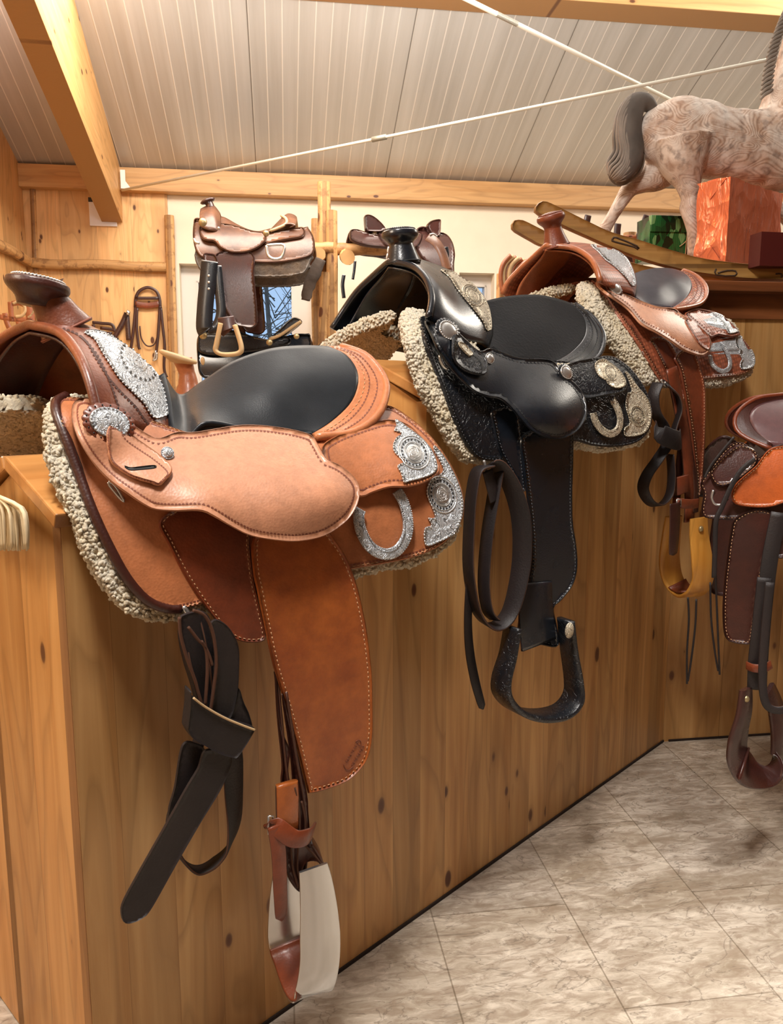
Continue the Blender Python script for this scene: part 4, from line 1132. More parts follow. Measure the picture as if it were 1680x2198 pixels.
# stirrup leathers, blevins strap, stirrup
mR = [M['russet'], M['strapedge']]; mD = [M['darkbrown'], M['strapedge']]
strap(A1, r1, 'stirrup_leather', [(590,1400,.235),(600,1520,.24),(612,1640,.245),(622,1720,.25),(628,1790,.25),(634,1850,.25),(650,1905,.25)], .032, face=side, mats=mD)
strap(A1, r1, 'stirrup_leather', [(612,1480,.25),(634,1620,.255),(648,1700,.255),(655,1760,.255),(655,1830,.256),(652,1880,.256),(668,1890,.258),(690,1868,.258),(686,1836,.258),(664,1800,.258)], .030, face=side, mats=mD)
strap(A1, r1, 'stirrup_leather', [(604,1560,.243),(618,1680,.247),(636,1760,.25),(640,1830,.25),(648,1896,.25)], .026, face=side, mats=mD)
flatpiece(A1, r1, 'stirrup_leather', [(591,1440),(597,1490),(604,1560),(622,1610),(620,1650),(618,1700),(626,1740),(612,1740),(604,1680),(606,1640),(596,1540)], .256, .006, M['darkbrown'])
flatpiece(A1, r1, 'stirrup_leather', [(606,1490),(626,1560),(645,1640),(660,1705),(663,1745),(664,1795),(640,1800),(634,1745),(630,1690),(624,1620)], .262, .006, M['darkbrown'])
flatpiece(A1, r1, 'stirrup_leather', [(613,1806),(640,1806),(662,1806),(684,1834),(702,1865),(705,1885),(699,1902),(695,1880),(684,1852),(655,1856),(650,1900),(645,1916),(632,1906),(617,1880),(612,1850)], .272, .006, M['darkbrown'])
for pts in ([(632,1690),(642,1740),(644,1796)], [(647,1720),(655,1760),(655,1796)], [(624,1810),(628,1860),(640,1905)], [(640,1810),(638,1860),(644,1890)], [(652,1812),(676,1838),(698,1868),(702,1890)]):
    strap(A1, r1, 'leather_edge', [(x, y, .276) for x, y in pts], .003, th=.003, mats=[M['strapedge'], M['strapedge']])
strap(A1, r1, 'leather_sleeve', [(615,1680,.27),(617,1730,.272),(617,1784,.27)], [.036,.038,.036], th=.012, mats=[M['fender'], M['strapedge']])
strap(A1, r1, 'hobble_strap', [(583,1768,.26),(596,1776,.278),(630,1800,.286),(660,1796,.284),(672,1782,.262)], .028, mats=[M['russet'], M['strapedge']])
strap(A1, r1, 'hobble_strap_tail', [(590,1772,.278),(598,1830,.28),(601,1900,.28),(604,1975,.278)], [.024,.024,.023,.020], mats=[M['russet'], M['strapedge']], tip=True)
tube([A1.S(x, y, .27) for x, y in ((576,1752),(586,1752),(586,1790),(576,1790),(576,1752))], 0.0018, 6, 1).build('hobble_buckle', M['silver_plain'], r1)
def u_stirrup(root, near_top, far_top, bot, wdir, w, th, mats, bulge, name='stirrup', tread=None, wtop=0.6):
    nt_, ft, bt = V(near_top), V(far_top), V(bot)
    sp_ = (ft-nt_); h_ = nt_.z-bt.z; mid = V((bt.x, bt.y, bt.z)); dirn = V((sp_.x, sp_.y, 0)).normalized(); half = V((sp_.x, sp_.y, 0)).length/2
    c = (nt_+ft)/2; H = half*bulge
    prof = [(-half, 0), (-half*1.02, -h_*.2), (-half*1.15, -h_*.45), (-H, -h_*.72), (-H*0.94, -h_*.90), (-H*.62, -h_*.985), (0, -h_), (H*.62, -h_*.985), (H*0.94, -h_*.90), (H, -h_*.72), (half*1.15, -h_*.45), (half*1.02, -h_*.2), (half, 0)]
    cen = V((c.x, c.y, nt_.z)); bx_ = V((bt.x-c.x, bt.y-c.y, 0))
    pts = [cen+dirn*a+V((0, 0, z))+bx_*min(1, (-z/h_)) for a, z in prof]
    wd = V(wdir).normalized()
    face = [ (pts[min(i+1, 12)]-pts[max(i-1, 0)]).normalized().cross(wd) for i in range(13)]
    ws = [w*(wtop+(1-wtop)*min(1, (-z/h_)*1.4)) for a, z in prof]
    o = ribbon(pts, ws, th, face, 6, False, 0, 1).build(name, mats, root)
    if tread:
        tp = [p+V((0, 0, th*0.9)) for p in pts[4:9]]
        ribbon(tp, w*0.96, 0.006, face[4:9], 6).build('stirrup_tread', tread, o)
    for q in (0, 12):
        fc = face[q]*(1 if face[q].dot(pts[q]-c) > 0 else -1)
        p = pts[q]+V((0, 0, -0.016))
        turned([(0.007, 0), (0.006, 0.003), (0.002, 0.005)], basis(p+fc*th/2, fc), 14).build('stirrup_bolt', M['brass'], o)
    return pts
def strip_stirrup(fr, root, pts, wdir, ws, th, mats, tread, t0, t1, bolts=(), name='stirrup'):
    P = catmull([fr.S(*p) for p in pts], 4); n = len(P); wd = V(wdir).normalized()
    fc = [(P[min(i+1, n-1)]-P[max(i-1, 0)]).normalized().cross(wd) for i in range(n)]
    W_ = [ws[0]+(ws[1]-ws[0])*min(1, min(i, n-1-i)/(n*0.22)) for i in range(n)]
    o = ribbon(P, W_, th, fc, 2).build(name, mats, root, angle=50)
    if tread:
        i0, i1 = int(n*t0), int(n*t1); cen = sum(P, V((0, 0, 0)))/n
        q = [P[i]+fc[i]*(th*0.9 if fc[i].dot(cen-P[i]) > 0 else -th*0.9) for i in range(i0, i1)]
        ribbon(q, [W_[i]*1.02 for i in range(i0, i1)], 0.006, fc[i0:i1], 2).build('stirrup_tread', tread, o)
    for (x, y, q) in bolts:
        turned([(0.0085, 0), (0.0075, 0.004), (0.003, 0.007)], basis(fr.S(x, y, q), fr.n), 14).build('stirrup_bolt', M['brass'], o)
strip_stirrup(A1, r1, [(672,1862,.290),(679,1905,.291),(685,1970,.293),(687,2050,.296),(680,2105,.296),(668,2132,.288),(650,2112,.262),(630,2060,.21),(618,2022,.185),(613,1975,.178),(612,1920,.180),(614,1874,.185)],
              (0.94, 0.34, 0.02), (0.046, 0.066), 0.005, [M['alu'], M['alu']], M['russet'], 0.44, 0.74)

h = hitter(B1['fender'], 0.0008); mk = MB()
for k in range(9):
    t = k/8; x = 741+t*23; y = 1633-t*39
    for (ox, oy, l_) in ((0, 0, 5), (12, 7, 6)):
        a_, b_ = h(x+ox, y+oy), h(x+ox+l_*.8, y+oy+l_*(.75 if k % 2 else .2))
        if a_ and b_: mk.join(tube([a_, b_], .0006, 4, 1))
for pts in ([(737,1640),(740,1649),(747,1652),(753,1648),(757,1644)], [(762,1592),(768,1588),(774,1592),(773,1600),(767,1597)]):
    q_ = [h(x, y) for x, y in pts]
    if all(q_): mk.join(tube(q_, .0007, 4, 3))
mk.build('pressed_maker_mark', M['stamp'], r1)

# ======================= black saddle in the middle
A2 = Fr(857, 490, 1.757, 58, 1.356)
mtb = dict(skirt=M['black_tool'], rig=M['black'], fender=M['black'], rear=M['black_tool'], jockey=M['black'], fork=M['black'], gullet=M['black'],
           bind=M['black'], seat=M['suede'], cantle=M['black'], bind2=M['black'], neck=M['black'], cap=M['black'], braid=M['black'], welt=M['stampb'],
           stamp=M['stampb'], stitch=plain('grey_stitching', (96, 98, 102), 0.8), metal=M['gold'], silver=M['silver_plain'], rosette=M['black'], keeper=M['black_tool'])
c4 = lambda L_: [(680+x/2.182, 450+y/2.182) for x, y in L_]
c5 = lambda L_: [(950+x/3.14, 900+y/3.14) for x, y in L_]
D2 = dict(ctrl=[(905,715,.03,50)], jctrl=[(948,722,.04,50),(1010,810,.012,60),(1150,890,.035,80),(1220,900,.03,70)], rjctrl=[(1310,835,.015,50)], step=8.0, fstep=5.5, ein=9.0, sp=7.5, ss=3.2, dash=3.6, gd=(-3, 12), rb=(3, -1), rr=0.006,
 fleece=c4([(430,455),(400,480),(400,520),(410,600),(450,700),(510,850),(570,960),(620,1060),(680,1140),(730,1180),(900,1170),(1200,1112),(1350,1128),(1500,1100),(1560,1040),(1545,900),(1470,770),(1350,720),(1200,720),(900,720),(790,700),(740,620),(680,540),(560,500),(480,465)]),
 skirt=c4([(480,500),(490,560),(530,680),(590,830),(640,970),(690,1080),(740,1150),(790,1174),(890,1172),(1050,1120),(1200,1083),(1300,1105),(1400,1111),(1500,1090),(1560,1030),(1575,950),(1560,880),(1520,800),(1450,720),(1360,680),(1200,720),(900,720),(700,640),(600,540),(530,495)]),
 rigging=c5([(330,-60),(345,50),(380,200),(450,340),(500,440),(530,487),(560,490),(555,400),(540,250),(530,60),(500,-60),(420,-90)]),
 rear_jockey=[(1195,800),(1220,780),(1265,768),(1294,769),(1322,785),(1340,807),(1347,828),(1335,842),(1299,849),(1262,856),(1240,850),(1215,830)],
 jockey=[(910,688),(918,680),(937,677),(964,693),(1001,727),(1030,752),(1056,746),(1115,766),(1184,772),(1212,803),(1235,821),(1253,844),(1261,872),(1258,899),(1239,927),(1207,943),(1175,941),(1143,927),(1120,904),(1097,876),(1074,856),(1047,851),(1019,840),(992,817),(964,785),(941,752),(923,716)],
 fender=c5([(530,130),(545,300),(570,500),(592,700),(600,900),(585,1080),(545,1260),(515,1380),(520,1505),(650,1520),(780,1532),(775,1400),(752,1275),(800,1225),(880,1120),(912,1000),(905,850),(882,700),(878,500),(885,150),(860,60),(640,60)]),
 ffr=Fr(850, 490, 1.757, 50, 1.356),
 fork=[[(836,561,0),(884,571,.06),(914,598,.115),(926,640,.15),(919,682,.165)],
       [(852,554,0),(906,571,.06),(940,608,.12),(951,655,.155),(955,700,.17)],
       [(900,556,0),(953,592,.06),(981,641,.115),(996,688,.15),(1001,728,.165)],
       [(958,576,0),(1000,612,.055),(1026,656,.105),(1034,697,.135),(1034,737,.155)],
       [(1008,604,0),(1040,640,.05),(1054,679,.09),(1057,716,.12),(1047,746,.14)]],
 seat=[[(1045,645,0),(1053,700,.06),(1056,745,.12)],[(1075,638,0),(1085,700,.07),(1090,768,.125)],[(1115,633,0),(1125,700,.08),(1130,774,.13)],
       [(1160,633,0),(1172,700,.09),(1165,778,.14)],[(1200,642,0),(1217,680,.05),(1216,730,.1),(1186,776,.145)],
       [(1222,649,0),(1247,672,.04),(1258,700,.07),(1251,728,.1),(1226,755,.125),(1190,777,.15)]],
 roll=[(1236,653,0),(1269,678,.045),(1293,712,.085),(1295,740,.11),(1280,768,.13),(1240,786,.15),(1190,783,.16)],
 under=[(1215,690,0),(1245,715,.04),(1262,740,.08),(1262,755,.1),(1250,775,.12),(1225,790,.14),(1195,792,.15)],
 horn=((858,498),(864,554),0.0385,0.024,0.033,0.05),
 fork_plate=[dict(poly=[(945,580),(964,582),(992,591),(1019,614),(1040,642),(1051,670),(1054,706),(1043,710),(1036,693),(1020,671),(998,644),(979,620),(965,598)], beads=7, oval=(1014,634,27,16,0.85))],
 rj_plate=[dict(poly=c4([(1300,722),(1340,702),(1398,738),(1438,787),(1443,825),(1400,838),(1360,818),(1352,800),(1338,795),(1310,770)]), beads=5.5, oval=(1310,800,18,13,1.1))],
 sk_plate=[dict(poly=c4([(1442,760),(1460,772),(1500,830),(1548,890),(1563,960),(1548,1028),(1508,1057),(1442,1062),(1437,1022),(1462,1000),(1442,920),(1452,860),(1472,850)]), beads=5.5, oval=(1368,893,22,16,1.3))],
 conchos=[(957,713,0.021,'j',True,1.12),(1047,771,0.0115,'j',False,1.0),(1209,802,0.0155,'j',True,1.15)],
 strap=c4([(628,600),(660,600),(700,640),(770,690),(790,740),(772,782),(700,770),(650,735),(622,680)]),
 dee=([(1266,888),(1272,908),(1286,925),(1304,932),(1320,922),(1324,900),(1318,878),(1306,858)],0.017))
r2, B2 = western(A2, D2, mtb, 'black western saddle with pale engraved plates, middle of the three on the partition')
pts = c4([(640,632),(668,640),(712,690),(706,700),(690,698),(650,655)])
patch(pts, onbvh(B2['jockey'], 0.014), 0.004, 4, 1).build('keeper_tip_plate', M['gold'], r2)
tube([A2.S(x, y, .21) for x, y in ((943,762),(946,775),(953,788),(960,792))], 0.0035, 6, 2).build('rigging_ring', M['silver_plain'], r2)
tube([A2.S(x, y, .252) for x, y in ((1038,988),(1042,1002),(1044,1016),(1039,1004))], 0.003, 6, 2).build('rigging_dee', M['silver_plain'], r2)
mB = [M['strapdark'], M['strapedge']]; side2 = A2.a*.92+A2.n*.38
strap(A2, r2, 'latigo_strap', [(1052,1000,.26),(1024,1010,.255),(1012,1060,.255),(1007,1123,.255),(1005,1218,.258),(1018,1300,.262),(1040,1338,.265),(1066,1344,.268),(1092,1318,.27),(1110,1260,.272),(1120,1190,.272),(1117,1110,.272),(1098,1045,.27),(1070,1000,.265),(1052,996,.26)],
      .042, face=('loop', [.12]*8+[.2,.35,.5,.5,.4,.3,.2], -.9), mats=mB)
strap(A2, r2, 'latigo_strap', [(1046,1010,.262),(1056,1050,.264),(1062,1075,.264)], .026, mats=mB)
strap(A2, r2, 'latigo_strap', [(1068,1010,.255),(1056,1080,.255),(1044,1160,.256),(1038,1250,.258),(1046,1310,.262),(1062,1330,.264)], .034, face=('loop', [.15]*6, .8), mats=mB)
strap(A2, r2, 'latigo_tail', [(1008,1240,.245),(1004,1330,.245),(1008,1400,.247),(1020,1465,.249),(1036,1522,.25)], [.020,.020,.022,.022,.018], mats=mB, tip=True)
# leather covered stirrup seen almost square on
S2p = [(1214,1330,.285),(1221,1395,.285),(1231,1462,.285),(1229,1500,.285),(1203,1528,.285),(1155,1536,.285),(1108,1524,.285),(1079,1494,.285),(1076,1458,.285),(1090,1405,.285),(1100,1345,.285)]
P = loop3(A2, S2p)
so = ribbon(P, [.050,.052,.058,.064,.066,.066,.066,.064,.058,.052,.050], 0.013, [ (P[min(i+1, 10)]-P[max(i-1, 0)]).cross(A2.n) for i in range(11)], 6).build('stirrup', M['black_tool'], r2)
h = A2.S(1221, 1353, .315); turned([(0.0125, 0), (0.0125, 0.002), (0.009, 0.005), (0.002, 0.0065)], basis(h, A2.n), 24, 1.0, 1.4).build('stirrup_concho', M['gold'], so)
strap(A2, r2, 'stirrup_leather', [(1150,1250,.262),(1150,1320,.268),(1156,1384,.272)], [.09,.098,.10], th=.008, mats=[M['black'], M['strapedge']])

# ======================= cognac basket-stamped saddle at the back of the row
A3 = Fr(1183, 455, 2.15, 58, 1.468)
mt3 = dict(mtb); mt3.update(skirt=M['basket'], rig=M['russet'], fender=M['russet'], rear=M['basket'], jockey=M['tan_jockey'], fork=M['basket'], gullet=M['cognac'],
           bind=M['cognac'], seat=M['seat_violet'], cantle=M['basket'], bind2=M['cognac'], neck=M['russet'], cap=M['russet'], braid=M['russet'], welt=M['stamp'],
           stamp=M['stamp'], stitch=M['stitch'], metal=M['silver'], silver=M['silver_plain'], rosette=M['russet'], keeper=M['russet'])
c6 = lambda L_: [(1050+x/2.667, 380+y/2.667) for x, y in L_]
c7 = lambda L_: [(1350+x/2.197, 700+y/2.197) for x, y in L_]
D3 = dict(ctrl=[(1280,620,.025,40)], jctrl=[(1305,625,.035,40),(1420,700,.02,60),(1490,740,.025,50)], step=7.0, fstep=5.0, ein=6.5, sp=6.0, ss=2.2, dash=3.2, gd=(-2, 9), rb=(2, -1), far=0.75, rr=0.006,
 fleece=c6([(510,620),(530,598),(560,593),(610,612),(660,650),(760,760),(900,780),(1100,800),(1350,800),(1460,930),(1500,1050),(1500,1130),(1350,1192),(1240,1192),(1100,1190),(1000,1190),(950,1178),(900,1182),(840,1120),(780,1030),(700,920),(600,800),(520,680)]),
 skirt=c6([(580,590),(640,650),(740,790),(840,930),(920,1060),(980,1160),(1010,1182),(1120,1172),(1235,1157),(1350,1146),(1450,1131),(1510,1092),(1523,1040),(1500,980),(1440,905),(1300,770),(1150,760),(1000,780),(860,740),(740,650),(660,590),(610,580)]),
 rigging=c7([(95,60),(120,110),(160,190),(200,260),(235,330),(262,360),(262,260),(240,160),(200,80),(150,50)]),
 rear_jockey=c6([(1120,790),(1150,762),(1200,750),(1280,768),(1360,808),(1430,880),(1435,905),(1380,915),(1310,903),(1270,918),(1200,860)]),
 jockey=c6([(608,598),(628,578),(680,603),(760,650),(850,695),(960,735),(1060,748),(1100,780),(1150,810),(1200,850),(1255,900),(1275,960),(1250,1010),(1200,1022),(1110,990),(1040,940),(960,890),(870,840),(800,760),(740,712),(680,672),(630,632)]),
 fender=c7([(215,150),(235,190),(252,260),(280,420),(300,560),(312,680),(322,790),(330,805),(345,760),(355,640),(362,500),(364,380),(360,280),(335,180),(310,120),(250,110)]),
 ffr=Fr(1180, 455, 2.15, 50, 1.468),
 fork=[[(1172,527,0),(1228,532,.06),(1264,552,.115),(1281,578,.15),(1288,604,.165)],
       [(1186,521,0),(1252,534,.06),(1287,560,.12),(1304,588,.155),(1310,614,.17)],
       [(1236,520,0),(1288,538,.06),(1317,566,.115),(1331,593,.15),(1336,624,.165)],
       [(1286,527,0),(1326,545,.055),(1348,573,.105),(1355,600,.135),(1356,630,.155)],
       [(1328,539,0),(1351,561,.05),(1363,588,.09),(1366,612,.12),(1362,636,.14)]],
 seat=[[(1358,588,0),(1362,615,.06),(1365,641,.11)],[(1380,580,0),(1385,615,.07),(1385,653,.12)],[(1410,575,0),(1415,615,.08),(1412,658,.13)],
       [(1440,576,0),(1452,600,.06),(1450,635,.1),(1438,660,.14)],[(1460,581,0),(1476,592,.035),(1485,612,.07),(1478,632,.1),(1460,650,.125),(1442,661,.15)]],
 roll=[(1468,580,0),(1494,592,.04),(1513,612,.08),(1516,632,.105),(1505,650,.125),(1480,659,.145),(1443,665,.155)],
 under=[(1460,600,0),(1482,612,.04),(1498,628,.08),(1500,640,.1),(1492,655,.12),(1472,668,.14),(1448,672,.15)],
 horn=((1181,463),(1192,521),0.036,0.0215,0.031,0.0),
 fork_plate=[dict(poly=c6([(578,391),(640,389),(718,416),(788,470),(828,560),(835,618),(812,624),(780,580),(720,520),(660,475),(620,430)]), beads=5, oval=None)],
 rj_plate=[dict(poly=c6([(1275,778),(1300,778),(1368,812),(1424,872),(1426,888),(1370,898),(1345,860),(1310,810)]), beads=5, oval=None)],
 sk_plate=[dict(poly=c6([(1402,922),(1440,910),(1488,962),(1518,1040),(1502,1092),(1438,1102),(1432,1060),(1445,1045),(1425,1010),(1430,985),(1410,980)]), beads=5, oval=None)],
 conchos=[(1314,621,0.0185,'j',True,1.3),(1468,672,0.0125,'j',True,1.2)],
 dee=([(1517,765),(1523,785),(1541,798),(1557,793),(1560,776),(1552,755),(1543,740)],0.012))
r3, B3 = western(A3, D3, mt3, 'reddish tan basket-stamped western saddle with violet-black seat, farthest of the three on the partition')
patch(c6([(1118,825),(1150,815),(1200,855),(1250,905),(1262,955),(1250,990),(1200,960),(1160,900)]), onbvh(B3['jockey'], 0.0022), 0.002, 5, 1).build('stamped_jockey_panel', M['basket'], r3)
side3 = A3.a*.9+A3.n*.4
strap(A3, r3, 'latigo_strap', [(1412,822,.26),(1402,850,.26),(1406,885,.262),(1424,915,.264),(1432,950,.266),(1412,985,.266),(1388,1020,.266),(1380,1050,.266),(1394,1078,.268),(1416,1084,.27),(1436,1062,.272),(1441,1020,.272),(1438,975,.27)], .032, face=('loop', [.25]*13, .8))
strap(A3, r3, 'latigo_strap', [(1428,822,.262),(1450,845,.264),(1458,880,.268),(1448,915,.268),(1438,950,.268)], .030, face=side3)
strap(A3, r3, 'latigo_keeper_loop', [(1410,922,.262),(1416,930,.284),(1436,940,.290),(1456,946,.284),(1460,940,.262)], .050)
tube([A3.S(x, y, .26) for x, y in ((1418,815),(1424,826),(1432,830),(1426,820))], 0.003, 6, 2).build('rigging_dee', M['silver_plain'], r3)
strap(A3, r3, 'stirrup_leather', [(1440,790,.25),(1462,900,.255),(1474,980,.26),(1480,1060,.262),(1478,1120,.262)], .040, th=.008, face=A3.n, mats=mR)
strap(A3, r3, 'stirrup_leather', [(1470,880,.25),(1484,960,.255),(1494,1040,.262),(1492,1100,.262)], .034, face=A3.n+A3.a*.3, mats=mD)
strap(A3, r3, 'stirrup_leather', [(1462,960,.25),(1456,1020,.252),(1450,1090,.255)], .030, face=A3.n, mats=mD)
strap(A3, r3, 'leather_sleeve', [(1462,1022,.272),(1464,1040,.274),(1464,1058,.272)], [.050,.052,.050], th=.012, mats=mR)
strap(A3, r3, 'hobble_strap', [(1444,1078,.264),(1458,1080,.280),(1480,1082,.284),(1498,1080,.276)], .026, mats=mR)
tube([A3.S(x, y, .285) for x, y in ((1452,1072),(1461,1072),(1461,1086),(1452,1086),(1452,1072))], 0.0016, 6, 1).build('hobble_buckle', M['silver_plain'], r3)
strap(A3, r3, 'hobble_strap_tail', [(1448,1080,.285),(1448,1120,.287),(1446,1160,.287),(1444,1192,.285)], [.040,.040,.038,.03], mats=mD, tip=True)
strip_stirrup(A3, r3, [(1499,1112,.285),(1500,1150,.287),(1506,1200,.30),(1508,1240,.30),(1496,1268,.285),(1478,1278,.25),(1458,1266,.21),(1442,1238,.185),(1436,1200,.18),(1440,1150,.19),(1446,1108,.20)],
              (0.96, 0.24, 0), (0.052, 0.066), 0.011, [M['wood_stirrup'], M['wood_stirrup']], M['russet'], 0.44, 0.66, [(1503,1135,.292)])
# ======================= chestnut saddle at the right edge, hung on the boarded wall
A4 = Fr(1740, 880, 1.95, 108, 1.19)
r4 = thing('western_saddle', 'chestnut saddle with wine coloured seat and orange flap, cut off by the right edge', 'saddle', A4.O-V((0, 0, .2)))
W4 = M['seat_wine']
def simple(fr, root, nm, poly, off, th, mat, step=8, fuzz=0, mirror=True, stitch=0, ctrl=None):
    mb = patch(poly, fr.surf(off, ctrl), th, step, 2.2)
    if fuzz: mb.fuzz(fuzz, 80)
    mats = [mat]
    if stitch:
        b_ = mb.bvh(); P = inset(orient(closed_poly(poly, 5)), stitch)
        mb.join(seam_line([(p.x, p.y) for p in P], b_, 0.0005, 3.6, 0.0007, 1)); mats = [mat, M['stitch']]
    o = mb.build(nm, mats, root)
    if mirror: mb.mirror(fr, 0.8).build(nm, mats, root)
    return o, mb.bvh()
_, s4b = simple(A4, r4, 'skirt', c7([(335,740),(350,790),(340,860),(352,900),(420,912),(500,915),(620,905),(760,900),(900,880),(900,560),(700,560),(600,620),(560,560),(500,545),(440,590),(380,670)]), 0.0, 0.010, M['plum'], stitch=5)
simple(A4, r4, 'rear_jockey', c7([(380,690),(400,660),(470,590),(530,560),(600,590),(600,650),(560,690),(500,735),(440,755),(400,740)]), 0.014, 0.006, M['plum'], stitch=4)
simple(A4, r4, 'fender', c7([(500,905),(478,970),(462,1080),(448,1200),(440,1330),(445,1440),(462,1480),(490,1494),(540,1502),(575,1495),(590,1420),(606,1300),(622,1200),(640,1110),(668,1020),(700,940),(700,890),(600,860)]), 0.012, 0.007, M['darkbrown'], stitch=6)
simple(A4, r4, 'stirrup_leather', c7([(690,930),(725,940),(760,920),(740,1080),(700,1095),(665,1090),(640,1200),(622,1300),(600,1410),(585,1400),(610,1280),(640,1130),(660,1030)]), 0.020, 0.006, M['plum'])
_, j4b = simple(A4, r4, 'seat_jockey', c7([(678,572),(640,600),(600,655),(530,715),(490,760),(482,810),(500,838),(540,850),(620,856),(680,850),(740,832),(900,800),(900,560),(760,560)]), 0.026, 0.006, M['orange'], stitch=5)
st4 = loft(A4, [[(1705,852,0),(1632,866,.05),(1608,892,.09),(1622,926,.12),(1658,953,.15)],[(1735,862,0),(1700,884,.06),(1690,920,.11),(1695,960,.15)],[(1790,880,0),(1775,920,.08),(1770,970,.14)],[(1850,850,0),(1840,910,.1),(1840,970,.15)]], 16, 6, 0.016)
so4 = st4.build('padded_seat', W4, r4)
inn4 = [(1705,852,0),(1632,866,.05),(1608,892,.09),(1622,926,.12),(1658,953,.15)]
out4 = [(1690,846,0),(1622,856,.05),(1580,890,.09),(1586,930,.12),(1656,964,.155)]
md4 = [((a[0]+b[0])/2-2, (a[1]+b[1])/2-3, (a[2]+b[2])/2) for a, b in zip(inn4, out4)]
un4 = [(1710,900,0),(1640,900,.04),(1604,915,.08),(1606,940,.11),(1650,975,.14)]
cr4 = loft(A4, [inn4, md4, out4, un4], 18, 6, 0.004); cn4 = cr4.build('cantle', M['darkbrown'], r4)
P = resample(catmull([A4.S(*p) for p in out4], 6), 20); farp = [p-A4.n*2*((p-A4.O).dot(A4.n)) for p in P[1:]]
tube(list(reversed(P))+farp, 0.0055, 8, 1).build('cantle_binding', M['russet'], r4)
mt4 = dict(mt3); concho(1624, 983, 0.016, j4b, r4, mt4, scal=False, oval=1.5)
fk4 = loft(A4, [[(1850,850,0),(1845,900,.08),(1840,975,.15)],[(1900,800,0),(1900,870,.1),(1900,960,.16)],[(1990,760,0),(2000,850,.12),(2000,960,.17)]], 12, 5, 0.006); fk4.build('fork', M['russet'], r4)
ptsd = [(1531,1052),(1527,1068),(1534,1082),(1550,1082),(1561,1068)]
tube([A4.S(x, y, .235) for x, y in ptsd], 0.003, 6, 4).build('rear_dee', M['silver_plain'], r4)
mS4 = [M['strapdark'], M['strapdark']]
strap(A4, r4, 'saddle_string', [(1620,985,.27),(1590,1010,.27),(1566,1050,.27),(1548,1090,.27),(1536,1120,.27),(1534,1180,.265),(1532,1240,.26)], .011, mats=mS4)
strap(A4, r4, 'saddle_string', [(1575,938,.24),(1548,970,.24),(1525,1000,.24),(1512,1025,.24)], .006, mats=mS4)
for pts in ([(1476,1282),(1478,1330),(1474,1400),(1474,1468)], [(1494,1286),(1492,1340),(1484,1410),(1476,1462)], [(1524,1250),(1526,1330),(1534,1400),(1541,1440)], [(1534,1150),(1536,1250),(1540,1350),(1544,1448)]):
    strap(A4, r4, 'saddle_string', [(x, y, .10) for x, y in pts], .005, th=.003, mats=mS4, face=A4.n)
strap(A4, r4, 'stirrup_leather', [(1672,1100,.27),(1652,1200,.275),(1640,1300,.275),(1632,1400,.27),(1628,1470,.27)], .034, mats=mS4)
strap(A4, r4, 'stirrup_leather', [(1640,1240,.28),(1630,1330,.28),(1620,1420,.275),(1618,1480,.27)], .030, face=A4.n, mats=mS4)
strap(A4, r4, 'cinch_strap', [(1652,1250,.30),(1642,1350,.30),(1636,1440,.30),(1640,1500,.30),(1656,1522,.30),(1690,1520,.30),(1730,1480,.30)], .018, mats=[M['strapdark'], M['strapedge']])
strap(A4, r4, 'hobble_strap', [(1602,1428,.27),(1616,1434,.288),(1640,1434,.292),(1654,1426,.275)], .020, mats=mR)
strip_stirrup(A4, r4, [(1600,1478,.285),(1596,1530,.288),(1584,1580,.29),(1582,1620,.285),(1598,1648,.27),(1640,1652,.22),(1668,1630,.19),(1674,1580,.18),(1664,1520,.18),(1650,1478,.19)],
              (0.75, 0.66, 0), (0.05, 0.09), 0.012, [M['plum'], M['plum']], M['darkbrown'], 0.4, 0.65, [(1600,1500,.295)])

# ======================= rocking horse on the shelf
YH = 2.96
def hp(px, py, dy=0.0): return atY(px, py, YH+(px-1500)*0.00022+dy)
def blob(p, rx, ry=None, rz=None):
    ry = ry or rx; rz = rz or rx; mb = MB(); rows = []
    for i in range(1, 10):
        th_ = math.pi*i/10; rows.append([V(p)+V((rx*math.sin(th_)*math.cos(a), ry*math.sin(th_)*math.sin(a), rz*math.cos(th_))) for a in [2*math.pi*k/16 for k in range(16)]])
    mb = grid(rows, True); mb.f += [tuple(reversed(range(16))), tuple(8*16+k for k in range(16))]; mb.m += [0, 0]
    return mb
PXM = YH/FOC*0.97
def limb(pts, rads, dy): return tube([hp(x, y, dy) for x, y in pts], [r*PXM for r in rads], 14, 4)
hb = MB()
for (x, y, r, ry) in ((1428,290,62,.075),(1462,292,78,.100),(1500,300,78,.108),(1540,308,72,.105),(1580,314,74,.105),(1620,318,76,.108),(1665,318,84,.112),(1705,318,88,.112),(1745,322,80,.105)):
    hb.join(blob(hp(x, y), r*PXM, ry, r*PXM))
# neck and head (the head lies beyond the frame)
hb.join(limb([(1690,290),(1705,220),(1722,150),(1736,70),(1752,0),(1775,-60)], [78,66,56,48,42,34], 0))
hb.join(limb([(1775,-55),(1800,-30),(1840,20),(1870,55)], [40,38,26,20], 0))
for dy in (-.03, .03): hb.join(limb([(1768,-85),(1760,-115)], [9,3], dy))
